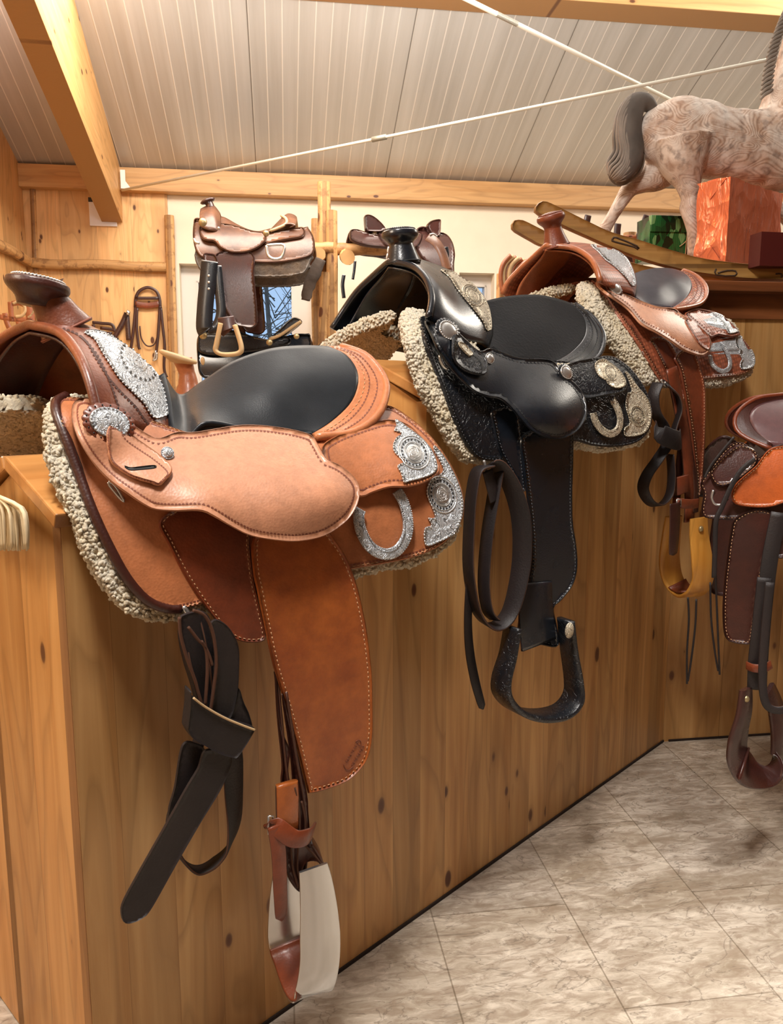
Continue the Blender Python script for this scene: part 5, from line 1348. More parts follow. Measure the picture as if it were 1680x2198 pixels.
# near hind leg, far hind leg stretched back, forelegs
hb.join(limb([(1462,300),(1466,350),(1477,395),(1480,428),(1478,446),(1482,470),(1488,500),(1490,540),(1494,556)], [62,48,26,17,20,15,13,15,17], -.05))
hb.join(limb([(1440,330),(1410,370),(1378,388),(1352,404),(1332,434),(1314,464),(1298,492),(1287,514)], [56,40,26,19,15,13,14,17], .07))
hb.join(limb([(1720,350),(1716,400),(1712,450),(1716,500),(1718,556)], [40,26,18,15,17], -.055))
hb.join(limb([(1668,350),(1640,388),(1650,430),(1690,470),(1712,520)], [38,26,18,15,14], .06))
m, nt, b = nodes('weathered_limed_wood')
tc = N(nt, 'ShaderNodeTexCoord').outputs['Object']
mp = N(nt, 'ShaderNodeMapping'); mp.inputs['Scale'].default_value = (1.0, 2.0, 1.6); L(nt, tc, mp.inputs['Vector'])
na = N(nt, 'ShaderNodeTexNoise', i_Scale=3.4, i_Detail=1.0, i_Distortion=1.3); L(nt, mp.outputs[0], na.inputs['Vector'])
rg_ = math_(nt, 'FRACT', math_(nt, 'MULTIPLY', na.outputs[0], 34.0))
nb_ = N(nt, 'ShaderNodeTexNoise', i_Scale=9.0, i_Detail=6.0, i_Roughness=0.7); L(nt, tc, nb_.inputs['Vector'])
c = mixc(nt, ramp(nt, nb_.outputs[0], [(0.38, 0.0), (0.62, 1.0)]), s2l((184, 154, 132)), s2l((220, 210, 200)))
msk = ramp(nt, nb_.outputs[0], [(0.42, 1.0), (0.66, 0.15)])
ringm = math_(nt, 'MULTIPLY', ramp(nt, rg_, [(0.0, 1.0), (0.35, 0.0), (0.65, 0.0), (1.0, 1.0)]), math_(nt, 'MULTIPLY', msk, 0.66))
c = mixc(nt, ringm, c, s2l((126, 88, 62)))
nc = N(nt, 'ShaderNodeTexNoise', i_Scale=26.0, i_Detail=4.0); L(nt, tc, nc.inputs['Vector'])
c = mixc(nt, ramp(nt, nc.outputs[0], [(0.57, 0.0), (0.68, 0.6)]), c, s2l((110, 92, 84)))
L(nt, c, b.inputs['Base Color']); b.inputs['Roughness'].default_value = 0.62
bump(nt, b, math_(nt, 'ADD', math_(nt, 'MULTIPLY', ringm, -0.6), nb_.outputs[0]), 0.35, 0.003)
M['horse'] = m
M['horsegrey'] = plain('groove_shaded_wood', (100, 91, 84), 0.7, 0, 20, 0.6, 0.45)  # tail core: shade of the grooves put into a darker grey
def remeshed(mb, vox, smooth_it, name, mats, root):
    tmp = mb.build('tmp_'+name, mats, None)
    md = tmp.modifiers.new('r', 'REMESH'); md.mode = 'VOXEL'; md.voxel_size = vox
    sm = tmp.modifiers.new('s', 'SMOOTH'); sm.iterations = smooth_it; sm.factor = 0.5
    dg = bpy.context.evaluated_depsgraph_get(); dg.update()
    me = bpy.data.meshes.new_from_object(tmp.evaluated_get(dg)); bpy.data.objects.remove(tmp)
    off = ROOTOFF[root.name]
    me.transform(Matrix.Translation(-off)); me.polygons.foreach_set('use_smooth', [True]*len(me.polygons))
    o = bpy.data.objects.new(name, me); col.objects.link(o); o.parent = root; ROOTOFF[o.name] = off
    if not me.materials: me.materials.append(mats)
    return o
rh = thing('rocking_horse', 'weathered grey-white carved wooden rocking horse standing on the dark shelf', 'rocking horse', hp(1500, 600))
body = remeshed(hb, 0.0065, 9, 'body', M['horse'], rh)
# tail: carved locks that arch up, fall and curl back
def tl(x, y, dy=0): return hp(x, y, dy)
core = MB()
core.join(limb([(1404,238),(1388,222),(1366,224),(1350,248),(1345,285),(1350,322),(1344,352),(1326,378),(1318,388)], [10,17,24,28,30,30,30,26,14], .0))
tcore = remeshed(core, 0.006, 4, 'tail', M['horsegrey'], rh)
lk = MB(); spine = [(1404,234),(1386,216),(1364,222),(1348,248),(1343,285),(1348,322),(1342,352),(1326,372),(1314,384)]
wid = [6,13,21,26,28,29,31,27,12]
for j in range(13):
    u = -1+2*j/12; pts = []
    for i, (x, y) in enumerate(spine):
        a, c_ = spine[max(i-1, 0)], spine[min(i+1, 8)]; tx, ty = c_[0]-a[0], c_[1]-a[1]; l_ = math.hypot(tx, ty)
        uu = u+0.16*math.sin(i*0.9+j*0.7)
        pts.append(hp(x-ty/l_*wid[i]*uu, y+tx/l_*wid[i]*uu, -0.045*math.sqrt(max(0, 1-min(1, uu*uu)))*wid[i]/30))
    lk.join(tube(pts, [0.003, .0062, .0068, .0066, .0062, .0068, .0066, .006, .003], 7, 4))
M['lock'] = plain('carved_lock_highlights', (150, 139, 128), 0.7, 0, 26, 0.5, 0.4)  # lighter than the tail core: highlights on the locks put into the colour
lk.build('tail_locks', M['lock'], rh)
mn = MB()
for j in range(26):
    t = j/25; x = 1642+(1716-1642)*t**1.2; y = 205-250*t
    xs = 1634+12*t+70*t*t
    p = [(xs-2, y+8), (xs+6, y-2), (xs+17, y-8), (xs+24, y-14)]
    mn.join(tube([hp(a, c_, -0.03) for a, c_ in p], [.004, .0075, .0075, .003], 7, 3))
mn.build('mane', M['lock'], rh)
# runners with their iron brackets
def runner(poly, Y, nm):
    sf = lambda px, py: atY(px, py, Y)
    mb = patch(poly, sf, 0.035, 10, 2.0, back=V((0, 0.036, 0)))
    o = mb.build(nm, PL['runner'], rh); return o, sf
rn, sf = runner([(1148,452),(1152,438),(1164,430),(1177,432),(1207,446),(1260,472),(1312,496),(1372,513),(1425,530),(1500,551),(1575,562),(1635,567),(1700,568),(1780,562),(1860,548),(1940,520),(2010,486),(2020,510),(1950,552),(1860,584),(1780,597),(1700,601),(1640,600),(1575,596),(1500,586),(1440,574),(1372,554),(1312,531),(1260,508),(1215,488),(1170,466)], 2.66, 'runner')
runner([(1098,480),(1104,471),(1116,470),(1128,473),(1160,489),(1200,508),(1260,532),(1320,552),(1400,572),(1500,588),(1600,596),(1700,596),(1800,580),(1900,540),(1960,500),(1965,520),(1900,565),(1800,602),(1700,612),(1600,612),(1500,606),(1400,596),(1300,574),(1240,552),(1190,532),(1159,526),(1140,516),(1122,506),(1100,492)], 3.02, 'runner')
irn = plain('dark_iron_inlay', (58, 40, 26), 0.6)
for pts in ([(1316,511),(1313,515),(1318,519),(1360,530),(1368,535),(1366,528),(1322,510),(1316,511)], [(1536,577),(1536,590),(1576,592),(1578,582),(1560,581),(1540,586)], [(1664,588),(1676,588),(1676,596)]):
    tube([sf(x, y)-V((0, .001, 0)) for x, y in pts], 0.0028, 6, 2).build('bracket_inlay', irn, rn)
# ======================= parcels round the horse
m, nt, b = nodes('copper_foil_paper')
tc = N(nt, 'ShaderNodeTexCoord').outputs['Object']; mp = N(nt, 'ShaderNodeMapping'); mp.inputs['Scale'].default_value = (1.0, 1.0, 0.28); L(nt, tc, mp.inputs['Vector'])
fn1 = N(nt, 'ShaderNodeTexNoise', i_Scale=22.0, i_Detail=3.0, i_Distortion=1.2); L(nt, mp.outputs[0], fn1.inputs['Vector'])
fv = N(nt, 'ShaderNodeTexVoronoi', i_Scale=13.0); L(nt, tc, fv.inputs['Vector'])
b.inputs['Base Color'].default_value = s2l((226, 132, 98))+(1,); b.inputs['Metallic'].default_value = 0.55; b.inputs['Roughness'].default_value = 0.27
bump(nt, b, math_(nt, 'ADD', fn1.outputs[0], fv.outputs['Distance']), 0.9, 0.012); M['foil'] = m
M['green'] = None
m, nt, b = nodes('leafy_green_wrapping')
tc = N(nt, 'ShaderNodeTexCoord').outputs['Object']
vo = N(nt, 'ShaderNodeTexVoronoi', i_Scale=24.0, feature='F1'); mp = N(nt, 'ShaderNodeMapping'); mp.inputs['Scale'].default_value = (2.2, 1, 1); mp.inputs['Rotation'].default_value = (0.3, 0.5, 0.6); L(nt, tc, mp.inputs['Vector']); L(nt, mp.outputs[0], vo.inputs['Vector'])
sepc = N(nt, 'ShaderNodeSeparateColor'); L(nt, vo.outputs['Color'], sepc.inputs[0])
wv = N(nt, 'ShaderNodeTexWave', i_Scale=40.0, i_Distortion=3.0); L(nt, tc, wv.inputs['Vector'])
c = mixc(nt, ramp(nt, sepc.outputs[0], [(0.3, 0.0), (0.7, 1.0)]), s2l((8, 36, 18)), s2l((30, 96, 46)))
c = mixc(nt, ramp(nt, sepc.outputs[1], [(0.86, 0.0), (0.95, 1.0)]), c, s2l((110, 156, 96)))
c = mixc(nt, math_(nt, 'MULTIPLY', wv.outputs['Fac'], 0.35), c, s2l((6, 30, 14)))
L(nt, c, b.inputs['Base Color']); b.inputs['Roughness'].default_value = 0.25; M['green'] = m
def parcel(name, label, near_px, Y, ang_r, ln, lw, z0, z1, mat, crumple=0.0, extra=None):
    p = atY(near_px, (z0+z1)/2, Y); zb_, zt_ = atY(near_px, z0, Y).z, atY(near_px, z1, Y).z
    d1 = V((math.sin(ang_r), math.cos(ang_r), 0)); d2 = V((-math.cos(ang_r), math.sin(ang_r), 0))
    org = V((p.x, p.y, zb_)); root = thing(name, label, 'gift box', org)
    M4 = Matrix((d1, d2, UP)).transposed().to_4x4(); M4.translation = org
    h_ = zt_-zb_; mb = MB(); n1_, n2_ = 16, 12
    def side_(o, u, v_, nu, nv):
        rows = [[V(o)+V(u)*(i/nu)+V(v_)*(j/nv) for i in range(nu+1)] for j in range(nv+1)]; return grid(rows)
    mb.join(side_((0, 0, 0), (ln, 0, 0), (0, 0, h_), 22, 16)); mb.join(side_((0, lw, 0), (0, -lw, 0), (0, 0, h_), 12, 16))
    mb.join(side_((0, 0, h_), (ln, 0, 0), (0, lw, 0), 22, 12)); mb.join(side_((ln, 0, 0), (0, lw, 0), (0, 0, h_), 12, 16))
    mb.join(side_((ln, lw, 0), (-ln, 0, 0), (0, 0, h_), 22, 16)); mb.join(side_((0, lw, 0), (ln, 0, 0), (0, -lw, 0), 22, 12))
    if crumple:
        c_ = V((ln/2, lw/2, h_/2))
        for i, q in enumerate(mb.v):
            e = noise.noise(q*11)*crumple+noise.noise(q*31+V((3, 3, 3)))*crumple*0.5
            mb.v[i] = q+(q-c_).normalized()*e
    mb.xf(M4); mb.build('wrapping_paper', mat, root, smooth=bool(crumple), angle=35)
    return root, M4, h_
rp, Mp4, h_ = parcel('gift_box', 'copper-red foil wrapped gift box resting between runner and horse', 1562, 2.70, math.radians(52), .36, .115, 568, 379, M['foil'], 0.010)
for tri in (((-.003, .004, .0), (-.005, .06, .075), (-.003, .121, .0)), ((-.003, .01, h_), (-.005, .065, h_-.06), (-.003, .118, h_))):
    a, b_, c_ = [V(q) for q in tri]; t_ = V((-0.0015, 0, 0))
    fo2 = MB(); fo2.add([Mp4 @ q for q in (a, b_, c_, a+t_, b_+t_, c_+t_)], [(0, 1, 2), (5, 4, 3), (0, 3, 4, 1), (1, 4, 5, 2), (2, 5, 3, 0)]); fo2.build('folded_end_flap', M['foil'], rp, smooth=False)

gp, Mg, gh = parcel('gift_box', 'gift box in leafy green wrapping tied with string, behind the hind leg', 1394, 3.10, math.radians(83), .22, .12, 556, 462, M['green'], 0.003)
stg = MB(); stg.join(tube([Mg @ V((.145, -.004, -0.01)), Mg @ V((.148, -.005, gh*.5)), Mg @ V((.150, -.004, gh+.003)), Mg @ V((.150, .12, gh+.004))], 0.0022, 6, 1))
stg.join(tube([Mg @ V((.12, -.006, gh*.3)), Mg @ V((.15, -.007, gh*.45)), Mg @ V((.20, -.006, gh*.85))], 0.0018, 6, 2))
stg.build('string', M['rawhide'], gp)
fd2 = MB(); fd2.join(box(0, .22, -.008, 0.0, gh*.62, gh*1.0, 0.003)); fd2.xf(Mg); fd2.build('paper_fold', M['green'], gp)
sp5, _, _ = parcel('gift_box', 'small dark maroon box standing in for a reflection in front of the copper foil parcel', 1632, 2.60, math.radians(80), .16, .06, 570, 497, plain('dark_maroon_reflection', (74, 18, 14), 0.5), 0.0)  # added box, its colour stands in for a dark red reflection

# ======================= steel tie rods under the roof
wr_m = plain('white_painted_steel', (226, 222, 208), 0.4, 0.2)
ra = thing('tie_rod', 'long white steel tie rod rising from the rafter foot to upper right, with turnbuckle', 'tie rod', back(262, 408, .1))
pA = back(262, 408, .12); pB2 = atY(1700, 118, 3.6)
tube([pA, pB2], 0.0085, 10, 1).build('rod', wr_m, ra)
d_ = (pB2-pA).normalized(); q = onplane(812, 298, pA, d_.cross(UP).cross(d_)); 
tt = min(range(400), key=lambda k: abs(((pA.lerp(pB2, k/400)-CAM).x/(pA.lerp(pB2, k/400)-CAM).y)-(812-840)/FOC/1.06))
c_ = pA.lerp(pB2, tt/400); tube([c_-d_*.045, c_+d_*.045], 0.015, 10, 1).build('turnbuckle', plain('galvanised_steel', (150, 146, 132), 0.5, 0.4), ra)
rb = thing('tie_rod', 'white steel tie rod crossing the other from upper left down behind the horse', 'tie rod', atY(990, 0, 3.2))
pC = atY(960, -22, 3.3); pD = atY(1560, 274, 4.6)
tube([pC, pD], 0.0095, 10, 1).build('rod', wr_m, rb)
thr = MB(); e_ = (pD-pC).normalized()
for k in range(26): thr.join(turned([(0.0106, -0.0016), (0.0112, 0), (0.0106, 0.0016)], basis(pC.lerp(pD, 0.13)+e_*k*0.0048, e_), 10))
thr.build('threaded_end', plain('galvanised_steel_thread', (170, 166, 152), 0.5, 0.4), rb)
# hanger plate at the rafter, white vent sheet on the panelling
hp_ = thing('steel_hanger', 'white angle bracket between rafter foot and wall beam', 'bracket', back(274, 400, .11))
mb = MB(); x0 = bx(267, 400); x1 = bx(277, 400); x2 = bx(289, 413); z1_, z0_ = back(270, 376).z, back(270, 415).z
mb.add([(x0, -.135, z0_), (x2, -.135, z0_), (x1, -.135, z0_+.05), (x1, -.135, z1_), (x0, -.135, z1_), (x0, -.125, z0_), (x2, -.125, z0_), (x1, -.125, z0_+.05), (x1, -.125, z1_), (x0, -.125, z1_)], [(0, 1, 2, 3, 4), (9, 8, 7, 6, 5)]+[(i, i+5, (i+1) % 5+5, (i+1) % 5) for i in range(5)])
mb.xf(MB_).build('angle_plate', plain('white_steel', (236, 232, 224), 0.4), hp_, smooth=False)
vt = thing('wall_vent', 'white square vent cover on the pine panelling beside the rafter foot', 'vent', back(212, 460, .03))
box(bx(194, 460), bx(252, 460), -.04, -.02, back(200, 487).z, back(200, 436).z, 0.004).xf(MB_).build('cover', plain('vent_white', (226, 222, 226), 0.5), vt, smooth=False)
box(bx(194, 460), bx(252, 460), -.045, -.02, back(200, 436).z, back(200, 427).z).xf(MB_).build('dark_slot', plain('dark_slot_black', (30, 28, 28), 0.6), vt, smooth=False)

# ======================= peeled logs on the panelled corner
def log(name, label, p0, p1, r, seed, cat='log'):
    mb, M4 = log_along(p0, p1, r, seed)
    o = local_obj(mb, name, [PL['log'], PL['logend']], M4, None, smooth=True); o['label'] = label; o['category'] = cat
    return o
YL = .06
log('log_rail', 'horizontal peeled log rail on the panelled back wall', back(68, 564, YL), back(357, 574, YL), .034, 1)
lz = back(64, 562, YL).z; L0 = back(62, 562, YL); L1 = V((cornerL.x, cornerL.y, lz)) - DP*1.9+CR*.045
log('log_rail', 'peeled log rail running along the left wall towards the camera', L0, L1, .034, 2)
log('log_post', 'upright peeled log at the join of pine panelling and white wall', V((*back(366, 700, .05).xy, 0.0)), back(364, 463, .05), .034, 3)
tb = thing('corner_batten', 'rough bark-edged batten in the corner of the panelled walls', 'batten', back(57, 560, .02))
mb, M4 = log_along(V((*back(70, 700, .03).xy, 0.0)), back(68, 364, .03), .018, 5); local_obj(mb, 'batten', [PL['log'], PL['logend']], M4, tb, smooth=True)

# ======================= log rack with the far saddles
YR = 4.75
def rk(px, py, dy=0): return atY(px, py, YR+dy)
ry = lambda p: V((p.x, p.y, 0))
rack = thing('log_saddle_rack', 'rustic rack of peeled logs behind the partition holding old saddles', 'saddle rack', ry(rk(700, 600)))
def rlog(nm, p0, p1, r, seed):
    mb, M4 = log_along(p0, p1, r, seed); return local_obj(mb, nm, [PL['log'], PL['logend']], M4, rack, smooth=True)
def vert(px, py, dy, r, seed): p = rk(px, py, dy); rlog('post', ry(p), p, r, seed)
vert(697, 392, .10, .040, 11); vert(711, 453, 0.0, .034, 12); vert(675, 470, .12, .026, 13)
rlog('rail', rk(556, 530, -.02), rk(716, 532, -.02), .034, 14); rlog('rail', rk(700, 536, .02), rk(830, 533, .02), .036, 15)
rlog('rail', rk(520, 602, .1), rk(668, 598, .1), .026, 16)
for (x, y, r, sd_) in ((686, 546, .038, 17), (746, 552, .042, 18)): rlog('cross_rail', rk(x, y, -.12), rk(x, y, .6), r, sd_)
rlog('cross_rail', rk(700, 585, -.02), rk(690, 760, -.02), .028, 19)
fz = thing('felt_pad', 'dark grey felt girth hanging from a log end of the rack', 'girth', rk(670, 600, -.2))
mb = tube([rk(688, 556, -.17), rk(676, 585, -.17), rk(662, 615, -.17), rk(656, 645, -.17)], [.03, .036, .034, .026], 10, 5, flat=.4); mb.fuzz(.006, 60); mb.build('felt', plain('grey_felt', (92, 80, 72), 0.95, 0, 80, 0.6, 0.4), fz)

c8 = lambda L_: [(380+x/2.333, 380+y/2.333) for x, y in L_]
def side_saddle(fr, label, parts, seatr=None, mats=None, extra=None, cat='saddle', nm='western_saddle'):
    root = thing(nm, label, cat, fr.O.copy())
    out = {}
    for (n_, poly, off, th, mat, fz_) in parts:
        o, b_ = simple(fr, root, n_, poly, off, th, mat, step=4.2, fuzz=fz_); out[n_] = (o, b_)
    return root, out
AA = Fr(460, 470, 4.45, 86, atY(500, 478, 4.45).z, 0.24, 0.11)
rA, oA = side_saddle(AA, 'worn brown western saddle with pale stirrup, on the log rack before the window', [
    ('fleece_lining', c8([(88,370),(92,420),(120,470),(150,482),(250,480),(400,500),(560,497),(640,475),(668,420),(672,390),(520,400),(300,380),(120,330)]), -.012, .02, M['fleece_dk'], .004),
    ('skirt', c8([(85,215),(78,290),(90,360),(118,398),(140,402),(250,410),(390,427),(500,427),(600,413),(672,390),(690,340),(680,290),(655,250),(640,248),(440,290),(300,260),(140,215),(110,205)]), 0.0, .010, M['old'], 0),
    ('rear_jockey', c8([(430,300),(455,280),(520,265),(600,250),(632,250),(642,275),(625,300),(560,312),(500,322),(440,335)]), .014, .006, M['old'], 0),
    ('fender', c8([(192,385),(200,450),(215,540),(240,650),(290,735),(330,750),(370,756),(400,735),(402,690),(395,600),(385,480),(382,385),(290,360)]), .012, .007, M['plum'], 0),
    ('stirrup_leather', c8([(130,385),(160,380),(200,400),(225,520),(250,650),(285,720),(290,760),(232,745),(212,640),(200,560),(175,460),(140,430)]), .020, .006, M['plum'], 0),
    ('seat_jockey', c8([(108,250),(118,300),(150,318),(185,322),(215,352),(270,376),(340,375),(400,355),(440,322),(448,292),(430,272),(380,266),(320,248),(260,232),(222,228),(170,232),(130,236)]), .026, .006, M['old'], 0)], None)
bt_ = loft(AA, [[(474,464,0),(472,480,.06),(472,496,.12)], [(486,468,0),(486,484,.06),(488,500,.13)], [(515,484,0),(516,494,.07),(520,508,.13)], [(548,496,0),(550,502,.08),(556,514,.14)], [(580,490,0),(582,500,.08),(586,516,.14)]], 10, 5, .008)
bt_.build('padded_seat', M['old'], rA)
cc = loft(AA, [[(578,494,0),(580,500,.07),(572,497,.14)], [(608,464,0),(604,474,.07),(596,488,.13)], [(622,458,0),(622,468,.07),(618,480,.13)], [(637,466,0),(637,474,.07),(634,484,.13)], [(634,482,0),(630,486,.07),(622,490,.12)]], 12, 5, .007); cc.build('cantle', M['old'], rA)
Pq = resample(catmull([AA.S(*p) for p in [(604,463,0),(614,470,.08),(612,482,.12),(580,496,.14)]], 6), 14); far_ = [p-AA.n*2*((p-AA.O).dot(AA.n)) for p in Pq[1:]]
tube(list(reversed(Pq))+far_, .008, 8, 1).build('cantle_binding', M['rawhide'], rA)
ff_ = loft(AA, [[(430,448,0),(428,462,.08),(430,486,.14)], [(442,442,0),(442,462,.1),(444,492,.16)], [(458,440,0),(460,462,.10),(462,496,.15)], [(472,456,0),(474,474,.07),(474,498,.12)]], 10, 5, .008); ff_.build('fork', M['old'], rA)
tube([AA.S(x, y, 0) for x, y in ((452,446),(450,438),(446,434))], [.024, .02, .022], 12, 4).build('horn_neck', M['plum'], rA)
turned([(.012, -.012), (.034, -.006), (.04, .002), (.03, .010), (.005, .012)], basis(AA.S(446, 432, 0), V((-.35, 0, 1))), 20, 1.1, .8).build('horn_cap', M['plum'], rA)
for x, y, r in ((435, 477, .022), (571, 501, .017)): turned([(r, 0), (r*.9, .006), (r*.5, .012), (.002, .014)], basis(AA.S(x, y, .275 if x < 500 else .22), AA.n), 20).build('concho', M['brass'], rA)
turned([(.009, 0), (.005, .006)], basis(AA.S(469, 490, .25), AA.n), 12).build('screw_stud', M['silver_plain'], rA)
tube([AA.S(x, y, .27) for x, y in ((572,527),(574,545),(582,554),(594,556),(604,552),(609,540),(609,526),(590,525),(572,527))], .008, 8, 3).build('rear_dee', M['silver_plain'], rA)
tube([AA.S(x, y, .27) for x, y in ((416,512),(420,520),(428,522))], .007, 8, 3).build('rigging_dee', M['silver_plain'], rA)
mBk = [M['black'], M['black']]
strap(AA, rA, 'latigo_strap', [(450,560,.285),(446,600,.285),(441,650,.285),(438,700,.285),(442,712,.285)], .085, mats=mBk)
strap(AA, rA, 'latigo_strap', [(465,570,.28),(470,620,.28),(474,670,.28),(464,700,.28),(445,708,.285)], .05, mats=mBk)
for y in (592, 606, 620): turned([(.007, 0), (.005, .002)], basis(AA.S(448, y, .29), AA.n), 10).build('punched_hole', M['silver_plain'], rA)
Ps = [AA.S(x, y, .30) for x, y in ((474,694),(470,715),(465,738),(463,752),(474,760),(496,761),(514,757),(518,746),(512,722),(504,698))]
ribbon(Ps, .06, .022, [(Ps[min(i+1, 9)]-Ps[max(i-1, 0)]).cross(AA.n) for i in range(10)], 5).build('stirrup', M['rawhide'], rA)
strap(AA, rA, 'stirrup_leather', [(484,680,.29),(488,705,.30),(492,712,.30)], .085, mats=[M['darkbrown'], M['darkbrown']])

BB = Fr(440, 715, 4.62, 88, atY(500, 722, 4.62).z, 0.26, 0.12)
rB, oB = side_saddle(BB, 'black saddle with brass studs hanging low before the window, under the worn brown one', [
    ('skirt', c8([(102,800),(100,900),(115,990),(180,1010),(300,1000),(520,990),(668,960),(668,800),(640,785),(560,790),(460,815),(360,800),(240,775),(150,770)]), 0.0, .012, M['black'], 0),
    ('seat_jockey', c8([(108,790),(104,860),(130,882),(200,890),(300,880),(460,860),(560,835),(560,800),(470,812),(380,795),(300,770),(240,762),(150,765)]), .02, .008, M['black_tool'], 0),
    ('cantle', c8([(455,800),(500,770),(560,715),(590,700),(622,718),(600,745),(540,790),(490,815),(462,815)]), .05, .05, M['black'], 0)], None)
tube([BB.S(x, y, .16) for x, y in ((578,728),(600,720),(630,700),(646,690))], .009, 8, 4).build('cantle_piping', M['rawhide'], rB)
for x, y, r in ((436, 720, .022), (578, 735, .018), (636, 722, .016)): turned([(r, 0), (r*.9, .006), (r*.5, .014), (.002, .016)], basis(BB.S(x, y, .30), BB.n), 20).build('concho', M['brass'], rB)
turned([(.015, 0), (.013, .004), (.002, .005)], basis(BB.S(435, 775, .31), BB.n), 20, .8, 1.5).build('leather_tag', M['rawhide'], rB)

# brown cavalry style saddle, seen from behind the black horn
CC_ = Fr(860, 500, 4.75, 80, atY(860, 495, 4.75).z, 0.26, 0.13)
rC, oC = side_saddle(CC_, 'glossy plum-brown saddle with raised pommel and cantle, behind the black saddle horn', [
    ('front_flap', c8([(868,262),(862,285),(868,310),(900,330),(960,345),(1030,352),(1095,360),(1100,335),(1060,310),(1010,290),(950,272),(900,258)]), 0.0, .014, M['plum'], 0),
    ('rear_flap', c8([(1190,270),(1230,248),(1290,270),(1345,280),(1378,320),(1392,380),(1388,430),(1384,500),(1340,480),(1290,450),(1240,420),(1205,380),(1190,320)]), 0.0, .014, M['plum'], 0),
    ('seat', c8([(1000,270),(1060,280),(1130,285),(1200,270),(1230,290),(1200,350),(1120,360),(1040,340)]), .01, .02, M['plum'], 0)], None)
for nm_, poly in (('pommel', c8([(938,205),(942,188),(962,184),(985,192),(1015,215),(1042,245),(1046,262),(1020,275),(970,275),(945,265)])), ('cantle', c8([(1253,245),(1262,225),(1285,212),(1322,209),(1324,240),(1322,275),(1310,298),(1270,280)]))):
    mb = patch(poly, CC_.plane(.08), .03, 4.2, 2.0, back=CC_.n*-.06); mb.build(nm_, M['plum'], rC)
strap(CC_, rC, 'girth_strap', [(917,508,.27),(935,520,.30),(950,545,.315),(960,580,.32)], .05, mats=[M['old'], M['old']])
for pts in ([(834,530),(832,540),(836,548)], [(840,532),(842,544),(846,550)], [(832,545),(830,556),(836,562)], [(922,504),(930,502),(938,508)]):
    tube([CC_.S(x, y, .28) for x, y in pts], .006, 6, 3).build('buckle', M['silver_plain'], rC)
for (pts, w_) in (([(956,530),(958,545),(956,560)], .03), ([(762,560),(760,580),(757,600)], .015), ([(738,590),(735,612),(738,640)], .02)):
    strap(CC_, rC, 'billet_strap', [(x, y, .3) for x, y in pts], w_, mats=mBk)

# tan horn saddle standing just behind the first one
DD = Fr(385, 765, 3.0, 60, atY(400, 850, 3.0).z+.03, .2, .1)
rD = thing('western_saddle', 'tan saddle with pale flat horn showing behind the front black seat', 'saddle', DD.O-V((0, 0, .3)))
tube([DD.S(x, y, 0) for x, y in ((392,772),(401,800),(404,825),(405,870))], [.036, .030, .038, .07], 16, 5).build('horn_neck', M['cognac'], rD)
turned([(.02, -.022), (.05, -.010), (.068, -.002), (.070, .006), (.062, .012), (.01, .014)], basis(DD.S(382, 768, 0), V((.32, 0, 1))), 28, 1.05, .9).build('horn_cap', M['rawhide'], rD)
loft(DD, [[(372,852,0),(385,880,.1),(385,930,.17)], [(400,846,0),(410,880,.1),(410,930,.17)], [(440,856,0),(450,885,.1),(450,930,.16)]], 12, 5, .01).build('fork', M['cognac'], rD)

# tack on the walls at the far left
def bridle(root, L3, nm, mat, w_=.012):
    for pts in L3: ribbon([back(x, y, .05) for x, y in pts], w_, .005, -DP, 5).build(nm, mat, root)
br1 = thing('bridle', 'dark brown leather bridle hanging from the pine wall beside the log post', 'bridle', back(318, 650, .05))
mbr = M['darkbrown']
bridle(br1, [[(290,660),(292,638),(300,624),(317,617),(334,624),(342,640),(344,665)], [(290,640),(342,640)]], 'headpiece', mbr, .022)
bridle(br1, [[(290,652),(316,656),(342,652)]], 'browband', M['russet'], .04)
bridle(br1, [[(291,655),(288,690),(284,725),(279,760)], [(343,655),(341,690),(339,720),(336,748),(334,762)], [(345,660),(349,700),(353,740),(352,790),(358,810)], [(294,660),(293,700),(297,740),(300,750)]], 'cheek_strap', mbr, .020)
bridle(br1, [[(300,700),(303,725),(315,742),(330,740),(338,722)]], 'rein', mbr, .010)
tube([back(x, y, .06) for x, y in ((334,752),(332,766),(328,774),(336,770),(336,756))], .007, 6, 3).build('bit_ring', M['silver_plain'], br1)
br2 = thing('noseband', 'dark noseband hung left of the bridle just above the silver plate', 'noseband', back(225, 700, .05))
bridle(br2, [[(198,692),(218,694),(240,697),(246,712)], [(200,696),(206,712),(240,716)], [(215,704),(246,708)]], 'strap', M['darkbrown'], .022)
br3 = thing('leather_strap', 'dark leather strap hanging slantwise between noseband and bridle', 'strap', back(265, 700, .05))
bridle(br3, [[(272,672),(262,695),(248,720),(240,740)], [(272,672),(274,700),(276,730)]], 'strap', M['plum'], .035)
tube([back(x, y, .06) for x, y in ((272,668),(276,670),(274,676))], .012, 6, 3).build('buckle', M['silver_plain'], br3)
hal = thing('halter', 'pinkish tan leather halter with rope loop hanging left of the front horn', 'halter', back(45, 660, .35))
MH = M['cognac']
def bk(x, y, q): return onplane(x, y, pB-DP*1.0, nB)
for pts, w_ in (([(10,672),(14,690),(20,705)], .03), ([(22,648),(24,675),(26,690)], .03), ([(26,652),(40,650),(52,654)], .03), ([(56,632),(60,650),(64,672),(66,690)], .05), ([(38,680),(40,695),(42,700)], .03), ([(0,680),(20,684),(70,688)], .03)):
    ribbon([bk(x, y, 0) for x, y in pts], w_, .006, -DP, 5).build('strap', MH, hal)
tube([bk(x, y, 0) for x, y in ((28,652),(40,648),(52,656),(54,668),(46,678),(34,680))], .010, 8, 4).build('rope_loop', M['rawhide'], hal)
ribbon([bk(x, y, 0) for x, y in ((58,625),(70,632),(75,650),(70,672),(60,682))], .014, .006, -DP, 5).build('strap', M['rawhide'], hal)

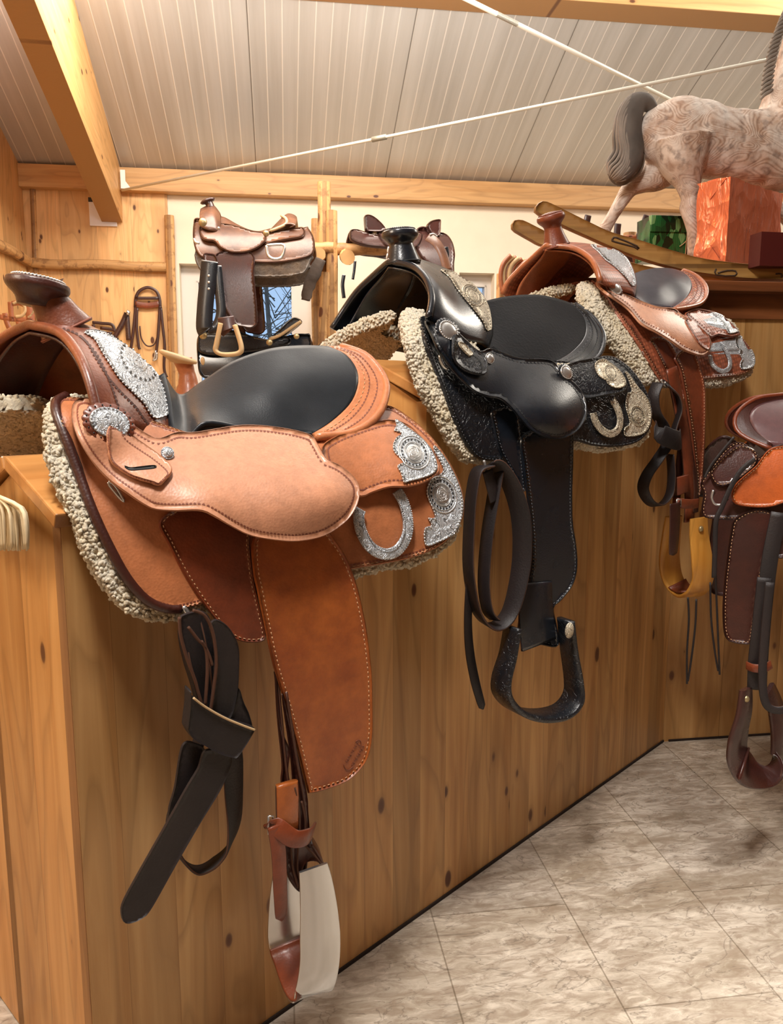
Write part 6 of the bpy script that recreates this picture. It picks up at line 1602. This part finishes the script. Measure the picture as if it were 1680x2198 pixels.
# tack half hidden behind the right saddle
tk = thing('rope_halter_bundle', 'bundle of tan leather and rope straps behind the reddish saddle fork', 'halter', atY(1105, 580, 3.9))
for i in range(9):
    x = 1078+i*6; pts = [(x+18, 548+i*2), (x+2, 566+i), (x-4, 592), (x, 625)]
    tube([atY(a, c_, 3.9+.01*(i % 3)) for a, c_ in pts], .011, 7, 4).build('rope' if i % 2 else 'strap', M['rawhide'] if i % 2 else M['cognac'], tk)
log('log_post', 'short peeled log post at the window behind the reddish saddle', V((*atY(1077, 600, 4.0).xy, 0)), atY(1077, 588, 4.0), .022, 8)
hk = thing('strap_bundle', 'dark leather straps hanging between rocking horse runner and green parcel', 'strap', atY(1380, 480, 3.6))
for pts in ([(1388,462),(1383,480),(1385,500),(1382,560)], [(1326,480),(1324,500),(1323,540)], [(1262,462),(1258,480),(1255,500)], [(1372,500),(1374,530),(1372,580)], [(1345,540),(1350,560),(1352,600)]):
    ribbon([atY(x, y, 3.6) for x, y in pts], .03, .006, (0, -1, 0), 5).build('strap', M['darkbrown'], hk)
for x in (1345, 1360): ribbon([atY(x, 505, 3.62), atY(x+1, 540, 3.62), atY(x-2, 600, 3.62)], .05, .006, (0, -1, 0), 5).build('strap', M['cognac'], hk)

log('tack_post', 'peeled log post just seen behind the rocking horse runner, left of the green parcel', V((*atY(1352, 520, 3.70).xy, 0)), atY(1352, 500, 3.70), .03, 9, 'post')
# pale horsehair tassel on the left end panel
hr = thing('horsehair_tassel', 'pale blond horsehair hanging on the end panel at the left edge', 'tassel', ME @ V((.30, .03, Z1-.1)))
mb = MB(); rnd = random.Random(5)
def en(px, py, q): return onplane(px, py, ME.translation-fd*q, -fd)
for k in range(150):
    t = rnd.random(); qd = rnd.uniform(.02, .06)
    xe = -50+110*t
    mb.join(tube([en(-22+22*t, 1064+6*rnd.random(), qd), en(-30+(xe+30)*0.72+12*t, 1080+14*(1-t)+10*t, qd), en(xe-2*t, 1130, qd), en(xe, 1180+rnd.uniform(-5, 3), qd)], [.0030, .0032, .0030, .0014], 5, 3))
M['hair'] = plain('blond_horsehair', (232, 214, 176), 0.7, 0, 0, 0, 0.3)
mb.build('hair', M['hair'], hr, kind='stuff')
